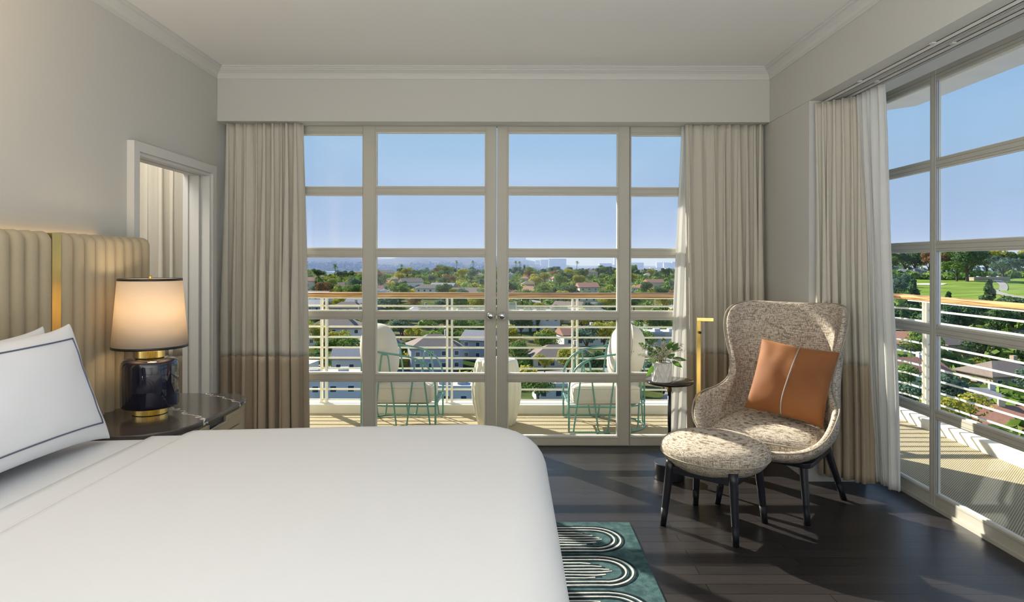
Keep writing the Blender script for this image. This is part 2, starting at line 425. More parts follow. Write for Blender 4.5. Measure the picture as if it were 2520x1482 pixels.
# crown mouldings: cove profile swept along each wall
def crown(name, a, b, nrm, ma, mb_, label):
    """a->b along the wall, nrm points into the room; ma/mb_ mitre amounts at the ends"""
    prof = [(0.0, -0.083), (0.006, -0.083), (0.007, -0.060), (0.016, -0.045), (0.030, -0.033), (0.040, -0.026), (0.040, -0.019), (0.048, -0.017), (0.052, -0.010), (0.060, -0.008), (0.060, 0.0)]
    a = Vector(a); b = Vector(b); nrm = Vector(nrm); d = (b - a).normalized(); rows = []
    for p, z in prof:
        rows.append([a + nrm * p + d * (p * ma) + Vector((0, 0, ZC + z)), b + nrm * p - d * (p * mb_) + Vector((0, 0, ZC + z))])
    struct(MB().grid(rows).build(name, M['trim'], smooth=False), label)
crown('trim_3', (XL, YF, 0), (XL, YSF, 0), (1, 0, 0), 1, 1, 'cove crown moulding on the left wall')
crown('trim_4', (XL, YSF, 0), (XSF, YSF, 0), (0, -1, 0), 1, 1, 'cove crown moulding above the balcony doors')
crown('trim_5', (XSF, YSF, 0), (XSF, YF, 0), (-1, 0, 0), 1, 1, 'cove crown moulding above the right window')
# doorway casing in the left wall (stepped frame, window-side jamb with stops)
cs = MB()
def portal(mb, x0, x1, ya, yb, zt, w, wt):
    mb.box(x0, x1, ya, ya + w, 0, zt).box(x0, x1, yb - w, yb, 0, zt).box(x0, x1, ya + w, yb - w, zt - wt, zt)
portal(cs, XL - .004, XL + .040, 3.558, 4.551, 2.021, .054, .054)
portal(cs, XL - .030, XL + .024, 3.6125, 4.4965, 1.9665, .018, .018)
portal(cs, -2.232, XL - .031, 3.6015, 4.4985, 1.984, .012, .012)
portal(cs, -2.205, -2.150, 3.614, 4.486, 1.9715, .026, .026)
portal(cs, -2.268, -2.233, 3.607, 4.493, 1.978, .016, .016)
struct(cs.build('trim_6', M['trim']), 'stepped white casing round the side room opening')

# ------------------------------------------------------------------ back glazing
KX = 4.80 / 1600
def fx(px): return (px - 1260) * KX
ROWS = [(2.319, 1.914), (1.860, 1.455), (1.398, 0.993), (0.936, 0.531), (0.474, 0.069)]
def glazed(name, x0, x1, gx0, gx1, ztop, zbot, rows, y0=YB, depth=.05, label=None, along='x', lines=True):
    """framed glazing in a plane; along='x' back wall, 'y' right wall (x runs along world Y there)"""
    def T(mb): 
        if along == 'y': mb.v = [(XR + (v[1] - YB), v[0], v[2]) for v in mb.v]
        return mb
    fr = MB()
    fr.box(x0, gx0, y0, y0 + depth, zbot, ztop).box(gx1, x1, y0, y0 + depth, zbot, ztop)
    edges = [ztop] + [z for r in rows for z in r] + [zbot]
    for k in range(0, len(edges), 2): fr.box(gx0, gx1, y0 + .001, y0 + depth, edges[k + 1], edges[k])
    o = T(fr).build(name, M['frame'], bevel=.002)
    struct(o, label)
    bd = MB(); gl = MB(); ln = MB(); w = .006
    for (za, zb) in rows:
        y1 = y0 + .012; y2 = y0 + depth - .004
        bd.box(gx0, gx0 + w, y1, y2, zb, za).box(gx1 - w, gx1, y1, y2, zb, za).box(gx0 + w, gx1 - w, y1, y2, zb, zb + w).box(gx0 + w, gx1 - w, y1, y2, za - w, za)
        gl.box(gx0 + w, gx1 - w, y0 + depth * .55, y0 + depth * .55 + .006, zb + w, za - w)
        if lines:
            t = .0012; g = .013
            for zz in (za + g, zb - g): ln.box(gx0, gx1, y0 - .0004, y0 + .0015, zz - t / 2, zz + t / 2)
    if lines:
        for xx in (gx0 - .010, gx1 + .010): ln.box(xx - .0006, xx + .0006, y0 - .0008, y0 + .001, zbot, ztop)
        T(ln).build('frame_joint', M['frame_line'], o)
    T(bd).build('glazing_bead', M['ext_white'], o)
    T(gl).build('glass', M['glass'], o)
    return o
W1R = [(2.304, 1.911), (1.854, 1.458), (1.395, 0.993), (0.936, 0.534), (0.474, 0.069)]
w1 = glazed('window_1', XL, fx(893), XL + .06, fx(893) - .004, 2.40, 0.0, W1R, label='left side light beside the balcony doors', y0=YB + .008)
d1 = glazed('door_1', fx(893), fx(1221), fx(924), fx(1194), 2.366, 0.006, ROWS, label='left glazed balcony door')
d2 = glazed('door_2', fx(1223), fx(1549), fx(1250), fx(1521), 2.366, 0.006, ROWS, label='right glazed balcony door')
w2 = glazed('window_2', fx(1551), 1.84, fx(1553), 1.68, 2.40, 0.0, W1R, label='right side light beside the balcony doors', y0=YB + .012)
struct(MB().box(fx(893), fx(1551), YB + .006, YB + .055, 2.366, 2.40).box(XL, 1.84, YB + .02, 4.95, 2.38, 2.80).box(fx(893), fx(1551), YB + .01, 4.9, -.01, .005).build('trim_7', M['frame']), 'head rail and threshold of the balcony doors')
def knob(px, parent, nm='door_knob'):
    x = fx(px); z = .963
    k = MB(); prof = [(0.0, 0.060), (.010, .060), (.020, .055), (.026, .046), (.026, .038), (.018, .028), (.011, .022), (.011, .010), (.024, .008), (.028, .004), (.029, 0.0)]
    k.lathe(prof, seg=32); k.v = [(x + v[0], YB - v[2], z + v[1]) for v in k.v]
    o = k.build(nm, M['chrome'], parent, smooth=True)
    h = MB(); h.lathe([(0, .0615), (.0035, .0615), (.0035, .058)], seg=12); h.v = [(x + v[0], YB - v[2], z + v[1]) for v in h.v]
    h.build('key_slot', M['black_metal'], o)
knob(1208, d1); knob(1236, d2)
# small notice stuck on the right door's pane
st = MB().box(fx(1252), fx(1272), YB + .024, YB + .0262, 1.01, 1.062)
so = st.build('window_sticker', M['label'])
tag(so, 'tiny pale notice stuck in the lower left corner of the right door pane', 'sticker')
ik = MB(); rr = random.Random(4)
for i, z in enumerate((1.0555, 1.0490, 1.0425, 1.034, 1.027, 1.020, 1.0135)):
    x = fx(1253.5) + (.006 if i == 0 else .001)
    end = fx(1270.5) - (.006 if i == 0 else 0) - rr.random() * .006
    hh = .0016 if i < 3 else .0009
    while x < end:
        w = rr.uniform(.003, .008); ik.box(x, min(x + w, end), YB + .0232, YB + .0238, z - hh, z + hh); x += w + .0016
ik.build('lettering', M['ink'], so)

# ------------------------------------------------------------------ right glazing (along Y)
RR = [(2.361, 1.930), (1.880, 1.472), (1.422, 1.010), (0.960, 0.547), (0.497, 0.085)]
def rglz(name, y0, y1, g0, g1, label):
    return glazed(name, y0, y1, g0, g1, 2.462, 0.02, RR, label=label, along='y', depth=.032)
w3 = rglz('window_3', 3.598, 4.45, 3.628, 4.40, 'narrow pane column of the right window beside its sheer')
w4 = rglz('window_4', 2.62, 3.597, 2.70, 3.580, 'wide pane column of the right window')
w5 = rglz('window_5', 1.70, 2.618, 1.76, 2.56, 'next pane column of the right window')
w6 = rglz('window_6', 0.80, 1.698, 0.86, 1.64, 'last pane column of the right window')
for x0_, x1_, m_, nm_ in ((.004, .010, 'alu', 'metal_edge'), (.010, .013, 'gasket', 'gasket'), (.013, .0175, 'alu', 'metal_edge')):
    MB().box(XR + x0_, XR + x1_, 3.5735, 3.5795, .085, 2.361).build(nm_, M[m_], w4)
struct(MB().box(XR - .01, XR + .10, 0.8, 4.45, -.01, .02).build('trim_8', M['frame']), 'low threshold under the right window')
hl = MB()
for z in (2.392, 2.425, 2.440): hl.box(XR - .0008, XR + .001, .8, 4.45, z, z + .0015)
hl.box(XR - .004, XR, .8, 4.45, 2.458, 2.463)
hl.build('head_groove', M['frame_line'], w4)

# curtain tracks under the right valance and the back valance
def track(name, pts, label):
    (x0, y0), (x1, y1) = pts
    t = empty(name, ((x0 + x1) / 2, (y0 + y1) / 2, ZS), label=label, cat='curtain track', group=None)
    m = MB(); L = (x1 - x0, y1 - y0); w = .011
    cx, cy = (x0 + x1) / 2, (y0 + y1) / 2
    if abs(L[1]) > abs(L[0]):
        h = abs(L[1]) / 2
        m.box(-w, w, -h, h, -.003, 0).box(-w, -w + .003, -h, h, -.02, 0).box(w - .003, w, -h, h, -.02, 0)
        m.box(-w, -.003, -h, h, -.02, -.018).box(.003, w, -h, h, -.02, -.018)
        g = MB().box(-.003, .003, -h, h, -.0185, -.012)
        br = [(-.03, y) for y in np.arange(-h + .3, h, .62)]
    else:
        h = abs(L[0]) / 2
        m.box(-h, h, -w, w, -.003, 0).box(-h, h, -w, -w + .003, -.02, 0).box(-h, h, w - .003, w, -.02, 0)
        g = MB().box(-h, h, -.003, .003, -.0185, -.012); br = []
    m.build('rail', M['trim'], t); g.build('slot', M['gasket'], t)
    for bx, by in br: MB().box(bx, bx + .022, by - .012, by + .012, -.008, 0).build('bracket', M['trim'], t, bevel=.002)
track('curtain_track', ((1.933, 0.8), (1.933, 4.02)), 'white curtain track nearest the room under the right valance')
track('curtain_track', ((2.025, 0.8), (2.025, 4.02)), 'white curtain track nearest the glass under the right valance')

# ================================================================== BALCONY
ZB = -0.02
bf = MB().box(-6, 3.43, 4.86, 5.92, -.3, ZB).box(2.42, 3.43, YF, 4.86, -.3, ZB)
struct(bf.build('floor_balcony', M['carpet']), 'balcony floor covered in beige woven carpet')
cb = MB().prism([(-6, 5.92), (3.33, 5.92), (3.43, 5.82), (3.43, YF), (3.66, YF), (3.66, 5.95), (3.50, 6.12), (-6, 6.12)], -.35, .059)
struct(cb.build('trim_9', M['ext_white'], bevel=.008), 'low cream kerb round the balcony edge')
sl = MB().box(-6, 3.3, 4.86, 6.08, 2.76, 3.0).box(2.42, 3.6, YF, 5.8, 2.76, 3.0).prism([(3.3, 5.8), (3.6, 5.8), (3.3, 6.08)], 2.76, 3.0)
struct(sl.build('ceiling_balcony', M['ext_white']), 'underside of the balcony above')
struct(MB().box(2.42, 2.46, YF, 4.95, 2.40, 2.76).box(2.42, 2.46, YF, .8, -.02, 2.4).box(-6, 2.46, 4.90, 4.95, 2.42, 2.76).build('wall_facade', M['ext_white']), 'cream facade strip above the balcony glazing')

def railing(name, p0, p1, posts, label, rail_ext=(0, 0)):
    """p0->p1 centre line; posts: distances along it of each post pair"""
    p0 = Vector((*p0, 0)); p1 = Vector((*p1, 0)); d = (p1 - p0).normalized(); L = (p1 - p0).length; n = Vector((-d.y, d.x, 0))
    r = empty(name, p0, label=label, cat='railing'); r.rotation_euler = (0, 0, math.atan2(d.y, d.x))
    MB().tube([(-rail_ext[0], 0, 1.056), (L + rail_ext[1], 0, 1.056)], .0235, seg=16).build('handrail', M['rail_wood'], r, smooth=True).scale = (1, 1.5, 1)
    MB().box(-.0, L, -.02, .02, 1.022, 1.032).build('rail_plate', M['rail_white'], r)
    for k in range(10):
        z = .9525 - k * .09645
        MB().tube([(0, 0, z), (L, 0, z)], .0085, seg=10).build('bar', M['rail_white'], r, smooth=True)
    for s in posts:
        for o_ in (-.0225, .0225):
            q = MB().box(s + o_ - .008, s + o_ + .008, -.025, .025, .06, 1.025)
            q.add([(s + o_ - .012, -.03, .058), (s + o_ + .012, -.03, .058), (s + o_ + .012, .03, .058), (s + o_ - .012, .03, .058), (s + o_ - .008, -.025, .08), (s + o_ + .008, -.025, .08), (s + o_ + .008, .025, .08), (s + o_ - .008, .025, .08)],
                  [(0, 1, 2, 3), (4, 5, 6, 7), (0, 1, 5, 4), (1, 2, 6, 5), (2, 3, 7, 6), (3, 0, 4, 7)])
            q.build('post', M['rail_white'], r, bevel=.002)
    return r
railing('balcony_railing', (-6, 6.02), (3.35, 6.02), [6 - 5.22, 6 - 4.06, 6 - 2.895, 6 - 1.737, 6 - .577, 6 + .583, 6 + 1.75, 6 + 2.9], 'cream horizontal bar railing with wooden handrail outside the balcony doors', (0, .1))
railing('balcony_railing', (3.55, 5.80), (3.55, -2.4), [.24, 1.42, 2.6, 3.8, 5.0, 6.2, 7.4], 'cream horizontal bar railing with pale wooden handrail outside the right window', (.12, 0))
# curved joint piece of the corner
jn = empty('railing_corner', (3.35, 5.82, 0), label='short curved corner piece joining the two balcony railings', cat='railing')
arc = [(0.2 * math.sin(a), 0.2 * math.cos(a)) for a in np.linspace(0, PI / 2, 7)]
MB().tube([(x, y, 1.056) for x, y in arc], .0235, seg=16).build('handrail', M['rail_wood'], jn, smooth=True)
for k in range(10):
    z = .9525 - k * .09645
    MB().tube([(x, y, z) for x, y in arc], .0085, seg=8).build('bar', M['rail_white'], jn, smooth=True)

# ------------------------------------------------------------------ wire lounge chairs
def wire_chair(loc, rz, label):
    r = empty('wire_lounge_chair', loc, rz, label, 'chair', 'wire lounge chairs on the balcony')
    W = .285; xf = .33; xb = -.33; xs = xb + W
    def plan(s):                     # s in 0..1 along the U from the +y front tip round the back to the -y tip
        a = xf - xs; arc = PI * W; T = 2 * a + arc; d = s * T
        if d < a: return (xf - d, W)
        if d < a + arc:
            an = (d - a) / W; return (xs - W * math.sin(an), W * math.cos(an))
        return (xs + (d - a - arc), -W)
    def rail_z(s):
        t = min(s, 1 - s) * 2        # 0 at the front tips, 1 at the back
        return .42 + .175 * (1 - math.exp(-t / .085)) + .095 * t
    top = [(plan(0)[0], plan(0)[1], z) for z in (.012, .2, .40)]
    S = [i / 60 for i in range(61)]
    main = [(*plan(s), rail_z(s)) for s in S[1:-1]]
    tp = [(plan(1)[0], plan(1)[1], z) for z in (.40, .2, .012)]
    rod = .0080
    MB().tube(smooth_path(top + main + tp, 1), rod, seg=8).build('top_rail', M['teal'], r, smooth=True)
    MB().tube([(*plan(s), .012) for s in S], rod, seg=8).build('base_rail', M['teal'], r, smooth=True)
    sr = [(*plan(s), .215) for s in S]
    MB().tube(sr, rod * .9, closed=True, seg=8).build('seat_ring', M['teal'], r, smooth=True)
    sg = MB()
    for i in range(9):
        y = -W + (i + .5) * 2 * W / 9; xe = xs - math.sqrt(max(0, W * W - y * y))
        sg.tube([(xe, y, .212), (xf, y, .212)], .003, seg=6)
    sg.build('seat_grid', M['teal'], r, smooth=True)
    n = 6; zz = []
    for k in range(n):
        c = (k + .5) / n
        for (o, hi) in ((-.062, 0), (-.017, 1), (.017, 1), (.062, 0)):
            s = c + o * .98; zz.append((*plan(min(.998, max(.002, s))), (rail_z(min(1, max(0, s))) - .012) if hi else .018))
    zz2 = []
    for i in range(len(zz) - 1):     # keep long flanks straight: only the ends of each flank round off
        a = Vector(zz[i]); b = Vector(zz[i + 1]); zz2.append(a)
        if abs(a.z - b.z) > .1:
            for q in (.12, .3, .5, .7, .88):
                p = a.lerp(b, q); 
                zz2.append(p)
        else:
            dz = .02 if a.z > .1 else -.012
            mp = a.lerp(b, .5); zz2.append(mp + Vector((0, 0, 0 if a.z > .1 else -.004)))
    zz2.append(Vector(zz[-1]))
    MB().tube(smooth_path(zz2, 2), rod * .85, seg=6).build('zigzag_rod', M['teal'], r, smooth=True)
    cushion_box('seat_cushion', .56, .50, .155, r, M['out_cushion'], (.02, 0, .2975))
    # round back pillow standing on the seat
    rows = []
    for i in range(13):
        ph = PI * i / 12; row = []
        for j in range(32):
            a = 2 * PI * j / 32; rad = .26 * max(0.02, math.sin(ph) ** .55); th = .145 * math.cos(ph)
            row.append((th, rad * math.cos(a), rad * math.sin(a) * (1.0 if math.sin(a) > 0 else .92)))
        rows.append(row)
    p = MB().grid(rows, closed_u=True).build('back_pillow', M['out_cushion'], r, smooth=True, sub=1)
    p.location = (-.175, 0, .60); p.rotation_euler = (0, math.radians(-9), 0)
    w = MB().tube([(0, .262 * math.cos(a), .262 * math.sin(a)) for a in np.linspace(0, 2 * PI, 48, endpoint=False)], .006, closed=True, seg=6).build('welt', M['out_cushion'], p, smooth=True)
    for (x, y) in ((.30, W), (.30, -W), (-.02, W), (-.02, -W), (xb, 0)):
        MB().box(x - .02, x + .02, y - .008, y + .008, 0, .012).build('glide', M['trim'], r, bevel=.003)
    return r

def cushion_box(name, lx, ly, h, parent, m, loc, puff=.012, r=.04):
    n = 14; rows = []
    us = [-1 + 2 * i / n for i in range(n + 1)]
    def sq(u): return math.copysign(1 - (1 - abs(u)) ** 1.6, u)
    mb = MB()
    for sgn in (1, -1):
        rows = []
        for u in us:
            row = []
            for v in us:
                U, V = sq(u), sq(v)
                e = max(abs(U), abs(V)); z = h / 2 * (1 - max(0, (e - .82) / .18) ** 3 * .28) + puff * (1 - U * U) * (1 - V * V)
                k = 1 - .05 * abs(U * V) ** 3
                row.append((U * lx / 2 * k, V * ly / 2 * k, sgn * z))
            rows.append(row)
        mb.grid(rows)
    # side wall
    ring = []
    for u in us[:-1]: ring.append((sq(u), -1))
    for v in us[:-1]: ring.append((1, sq(v)))
    for u in us[::-1][:-1]: ring.append((sq(u), 1))
    for v in us[::-1][:-1]: ring.append((-1, sq(v)))
    rows = []
    for t in (-1, -.5, 0, .5, 1):
        row = []
        for U, V in ring:
            k = 1 - .05 * abs(U * V) ** 3; bul = 1 + .012 * (1 - t * t)
            z = h / 2 * .72 * t
            row.append((U * lx / 2 * k * bul, V * ly / 2 * k * bul, z))
        rows.append(row)
    mb.grid(rows, closed_u=True)
    o = mb.build(name, m, parent, smooth=True, loc=loc); 
    for zz in (h / 2 * .72, -h / 2 * .72):
        MB().tube([(U * lx / 2 * (1 - .05 * abs(U * V) ** 3), V * ly / 2 * (1 - .05 * abs(U * V) ** 3), zz) for U, V in ring], .0045, closed=True, seg=6).build('welt', m, o, smooth=True)
    return o
wire_chair((-.945, 5.53, ZB), 0.0, 'teal wire tub chair left of the ribbed stool, round cushion at its left')
wire_chair((.79, 5.51, ZB), PI, 'teal wire tub chair right of the ribbed stool, round cushion at its right')

stl = MB().lathe([(.0, 0.0), (.15, 0.0), (.158, .01), (.185, .10), (.206, .22), (.212, .30), (.206, .38), (.192, .47), (.176, .535), (.165, .552), (.15, .556), (0, .556)], seg=128, ribs=16, ramp=.06)
so = stl.build('ribbed_drum_stool', M['stool'], smooth=True, loc=(-.13, 5.55, ZB))
tag(so, 'cream ribbed barrel-shaped stool standing between the two wire chairs', 'stool')

# ================================================================== CURTAINS
def curtain(name, mat_u, p0, p1, q0, q1, ztop, zbot, folds, amp, seed, label, nrm, brk=None, mat_l=None, cols=None, pleat=True, taper=.35):
    """top edge p0->p1, bottom edge q0->q1 in plan; nrm = direction of fold depth"""
    rnd = random.Random(seed); cols = cols or folds * 18
    k = empty(name, ((p0[0] + p1[0]) / 2, (p0[1] + p1[1]) / 2, 0), label=label, cat='curtain')
    ox, oy = k.location.x, k.location.y
    wts = [rnd.uniform(.45, 1.6) for _ in range(folds)]; tot = sum(wts); cum = [0]
    for w in wts: cum.append(cum[-1] + w / tot)
    amps = [rnd.uniform(.55, 1.15) for _ in range(folds)]; dr = [rnd.uniform(-1, 1) for _ in range(folds)]; ph2 = [rnd.uniform(0, 6) for _ in range(folds)]
    nx, ny = nrm; tx, ty = ny, -nx
    def pt(u, t, z):                # u across 0..1, t = 0 top 1 bottom
        i = 0
        while i < folds - 1 and u > cum[i + 1]: i += 1
        f = (u - cum[i]) / (cum[i + 1] - cum[i]); phi = 2 * PI * f
        a = amp * amps[i] * (taper + (1 - taper) * min(1, t * 1.4 + .12)); s = math.sin(phi)
        prof = math.copysign(abs(s) ** .75, s) * a
        lat = -math.sin(2 * phi) * a * .55 + dr[i] * .012 * t * math.sin(PI * f)
        if pleat and t < .12: prof += math.sin(u * folds * 3.1 * 2 * PI) * .006 * (1 - t / .12)
        prof += .006 * math.sin(3 * t * PI + ph2[i]) * math.sin(PI * f)
        x = (p0[0] + (p1[0] - p0[0]) * u) * (1 - t) + (q0[0] + (q1[0] - q0[0]) * u) * t
        y = (p0[1] + (p1[1] - p0[1]) * u) * (1 - t) + (q0[1] + (q1[1] - q0[1]) * u) * t
        return (x + nx * prof + tx * lat - ox, y + ny * prof + ty * lat - oy, z)
    def sheet(za, zb, nm, m, off=0.0):
        rows = []; nr = max(6, int((za - zb) / .05))
        for r_ in range(nr + 1):
            z = za + (zb - za) * r_ / nr; t = (ztop - z) / (ztop - zbot)
            rows.append([pt(c / cols, t, z) for c in range(cols + 1)])
        o = MB().grid(rows).build(nm, m, k, smooth=True, solid=.003, fixn=False)
        return o
    if brk:
        sheet(ztop, brk - .002, 'drape', mat_u); sheet(brk + .004, zbot, 'hem_band', mat_l)
    else: sheet(ztop, zbot, 'drape', mat_u)
    return k
curtain('curtain', M['linen'], (-2.07, 4.715), (-1.515, 4.715), (-2.075, 4.70), (-1.50, 4.70), 2.358, .012, 9, .060, 11, 'taupe and brown floor-length curtain left of the balcony doors', (0, -1), .677, M['linen_dark'])
curtain('curtain', M['linen'], (1.255, 4.725), (1.825, 4.725), (1.27, 4.70), (1.81, 4.68), 2.358, .012, 9, .054, 23, 'taupe and brown floor-length curtain right of the balcony doors, behind the armchair', (0, -1), .70, M['linen_dark'])
curtain('curtain', M['linen'], (1.870, 4.005), (2.045, 3.775), (1.90, 3.98), (2.10, 3.80), 2.335, .065, 7, .045, 37, 'taupe and brown curtain on the inner track of the right window', (-.82, -.57), .755, M['linen_dark'])
curtain('curtain', M['linen'], (-3.05, 4.66), (-2.33, 4.66), (-3.05, 4.66), (-2.33, 4.66), 2.35, .012, 9, .045, 51, 'taupe and brown curtain seen through the opening into the side room', (0, -1), .676, M['linen_dark'])
curtain('sheer_curtain', M['sheer'], (1.245, 4.782), (1.50, 4.782), (1.14, 4.77), (1.42, 4.77), 2.358, .012, 5, .012, 61, 'white sheer curtain behind the right taupe curtain of the balcony doors', (0, -1), pleat=False)
curtain('sheer_curtain', M['sheer'], (2.03, 3.80), (2.02, 3.53), (2.16, 3.86), (2.17, 3.645), 2.335, .07, 5, .035, 71, 'white sheer curtain bunched at the right window glass', (-1, 0), pleat=False)

# ================================================================== BED
bed = empty('bed', (-0.9, 1.70, 0), label='king bed made up with a smooth white duvet and white sheet', cat='bed')
BX, BY = bed.location.x, bed.location.y
def topz(x, y, base=.0):
    t = (x + 1.95) / 2.07
    return .648 + .050 * max(0, min(1, t)) + .006 * mnoise.noise(Vector((x * 1.6, y * 1.6, 3))) + base
def draped(name, m, x0, x1, xc, ylo, yhi, base, drop, rc=.2, r=.11, step=.03, headlip=0.0, flare=.05, solid=.012):
    ym, hy = (ylo + yhi) / 2, (yhi - ylo) / 2 - r
    S = r * PI / 2 + drop; rows = []
    nx = int((x1 + (S if xc is not None else 0) - x0) / step) + 1; ny = int((2 * hy + 2 * S) / step) + 1
    xs_ = np.linspace(x0, x1 + (S - r if xc is not None else 0), nx); ys_ = np.linspace(ym - hy - S, ym + hy + S, ny)
    for x in xs_:
        row = []
        for y in ys_:
            px = max(x - (xc - r - rc), 0) if xc is not None else 0
            ay = abs(y - ym); R = rc if xc is not None and px > 0 else 0
            py = max(ay - (hy - rc), 0) if R else max(ay - hy, 0)
            L = math.hypot(px, py); d = L - R
            if d <= 0: row.append((x - BX, y - BY, topz(x, y, base))); continue
            sx_, sy_ = px / L, math.copysign(py / L, y - ym); cx, cy = x - sx_ * d, y - sy_ * d
            if d < r * PI / 2: off = r * math.sin(d / r); dz = r * (1 - math.cos(d / r))
            else:
                e = d - r * PI / 2; ang = math.atan2(sy_, sx_)
                off = r + flare * e + .012 * (e / drop) * math.sin(ang * 9 + cx * 7 + cy * 7); dz = r + e
            row.append((cx + sx_ * off - BX, cy + sy_ * off - BY, max(.015, topz(cx, cy, base) - dz)))
        rows.append(row)
    return MB().grid(rows).build(name, m, bed, smooth=True, solid=solid, fixn=False)
M['mattress'] = mat('mattress_ticking', (0.75, 0.75, 0.74), 0.9)
M['bed_base'] = mat('bed_base_cloth', (0.20, 0.17, 0.13), 0.9)
MB().box(-1.95 - BX, .0 - BX, .78 - BY, 2.58 - BY, .30, .60).build('mattress', M['mattress'], bed, bevel=.06, bseg=4)
MB().box(-1.95 - BX, -.03 - BX, .80 - BY, 2.56 - BY, .10, .30).build('bed_base', M['bed_base'], bed, bevel=.02)
for x, y in ((-1.85, .9), (-1.85, 2.46), (-.12, .9), (-.12, 2.46)): MB().lathe([(.025, 0), (.03, .10)], (x - BX, y - BY), 16).build('leg', M['black_wood'], bed)
draped('duvet', M['bedding'], -1.262, .04, .118, .72, 2.665, .012, .42, solid=.02)
draped('fitted_sheet', M['bedding'], -1.95, -1.20, None, .735, 2.64, -.012, .30, r=.09, solid=.006)
draped('folded_sheet', M['bedding'], -1.42, -1.235, None, .728, 2.655, .0, .34, r=.10, solid=.008)
# rounded edge roll where the duvet ends
el = [(-1.262 - BX, y - BY, topz(-1.262, y, .012)) for y in np.linspace(.85, 2.54, 40)]
MB().tube(el, .0115, seg=8).build('duvet_hem', M['bedding'], bed, smooth=True)

# headboard
hb = empty('headboard', (-2.062, 2.07, 0), label='tall beige channel-tufted headboard with vertical brass strips', cat='headboard')
def channel_section(y0, y1, n):
    rows = []; H = 1.483; m_ = 14; w = (y1 - y0) / n
    ts = np.linspace(0, 1, m_ + 1)
    cols = []
    for i in range(n):
        for t in ts[:-1] if i < n - 1 else ts: cols.append((y0 + (i + t) * w, t))
    prof = [(0, .10), (1.2, .10)] + [(1.2 + .2 * k / 6, .10) for k in range(1, 5)]
    zrows = [.05, .5, .9, 1.2, 1.36, 1.42, 1.45, 1.468, 1.478, 1.483]
    for k, z in enumerate(zrows):
        row = []
        for y, t in cols:
            b = (max(0, 1 - (2 * t - 1) ** 2)) ** .5
            d = .045 + .055 * (.35 + .65 * b) if z < 1.45 else .045 + .055 * (.35 + .65 * b) * math.sqrt(max(0, 1 - ((z - 1.44) / .046) ** 2))
            zz = z - (0 if z < 1.4 else .014 * (1 - b) * (z - 1.4) / .083)
            row.append((d - .05 + .05, y - 2.07, zz))
        rows.append(row)
    rows.append([(.0, y - 2.07, rows[-1][j][2] - .001) for j, (y, t) in enumerate(cols)])
    o = MB().grid(rows).build('padded_channels', M['headboard'], hb, smooth=True, fixn=False)
    return o
MB().box(-.022, .03, .60 - 2.07, 3.542 - 2.07, .05, 1.455).build('backing', M['headboard'], hb)
for (a, b) in ((2.852, 3.548), (2.099, 2.795), (1.346, 2.042), (.593, 1.289)): channel_section(a, b, 9)
for (a, b) in ((2.795, 2.852), (2.042, 2.099), (1.289, 1.346)): MB().box(.0, .085, a - 2.07, b - 2.07, .05, 1.476).build('brass_strip', M['brass_strip'], hb)
MB().box(-.044, -.023, .7 - 2.07, 3.30 - 2.07, 1.450, 1.460).build('light_strip', M['led'], hb)
l = area('headboard_glow', (-2.089, 1.95, 1.476), (-1.0, 0, .45), .014, 2.7, 17.0, (1.0, 0.62, 0.25))

# pillows
def pillow_fn(w, h, t, pinch=.06, ear=.0, pw=.5):
    def f(u, v, s):
        x = u * w / 2 * (1 - pinch * (1 - v * v)); y = v * h / 2 * (1 - pinch * (1 - u * u)) + ear * (abs(u * v) ** 6) * math.copysign(1, v)
        z = s * t / 2 * ((1 - abs(u) ** 2.6) * (1 - abs(v) ** 2.6)) ** pw
        z += .006 * mnoise.noise(Vector((u * 3 + w * 9, v * 3, s * 2.0 + t * 30)))
        return (x, y, z)
    return f
def pillow_mesh(f, n=26):
    mb = MB(); us = [math.sin(PI / 2 * (-1 + 2 * i / n)) for i in range(n + 1)]
    for s in (1, -1): mb.grid([[f(u, v, s if (abs(u) < 1 and abs(v) < 1) else 0) for v in us] for u in us])
    return mb
def bed_pillow(loc, ry, w, h, t, label, stripes):
    f = pillow_fn(w, h, t, .085, .02, .42)
    o = pillow_mesh(f).build('pillow', M['pillowcase'], smooth=True, sub=1); tag(o, label, 'pillow', 'white pillows on the bed')
    # local x -> world Y, local y -> up the lean, local z -> +X
    o.matrix_world = Matrix.Translation(loc) @ Matrix.Rotation(ry, 4, 'Y') @ Matrix(((0, 0, 1, 0), (1, 0, 0, 0), (0, 1, 0, 0), (0, 0, 0, 1)))
    if stripes:
        mb = MB(); a, b = .885, .78
        for seg in ([( -a, b), (a, b)], [(a, b), (a, -b)], [(a, -b), (-a, -b)], [(-a, -b), (-a, b)]):
            pts = []
            for q in np.linspace(0, 1, 40):
                u = seg[0][0] + (seg[1][0] - seg[0][0]) * q; v = seg[0][1] + (seg[1][1] - seg[0][1]) * q
                p = Vector(f(u, v, 1)); pts.append(p + Vector((0, 0, .0008)))
            mb.tube(pts, .0029, seg=6)
        mb.build('border_stitching', M['stitch'], o, smooth=True)
    return o
bed_pillow((-1.655, 2.02, .885), math.radians(-20), 1.06, .44, .20, 'white pillow with thin grey-blue stitched border, in front on the bed', True)
bed_pillow((-1.83, 2.09, .87), math.radians(-12), 1.03, .42, .17, 'plain white pillow leaning on the headboard behind the bordered one', False)

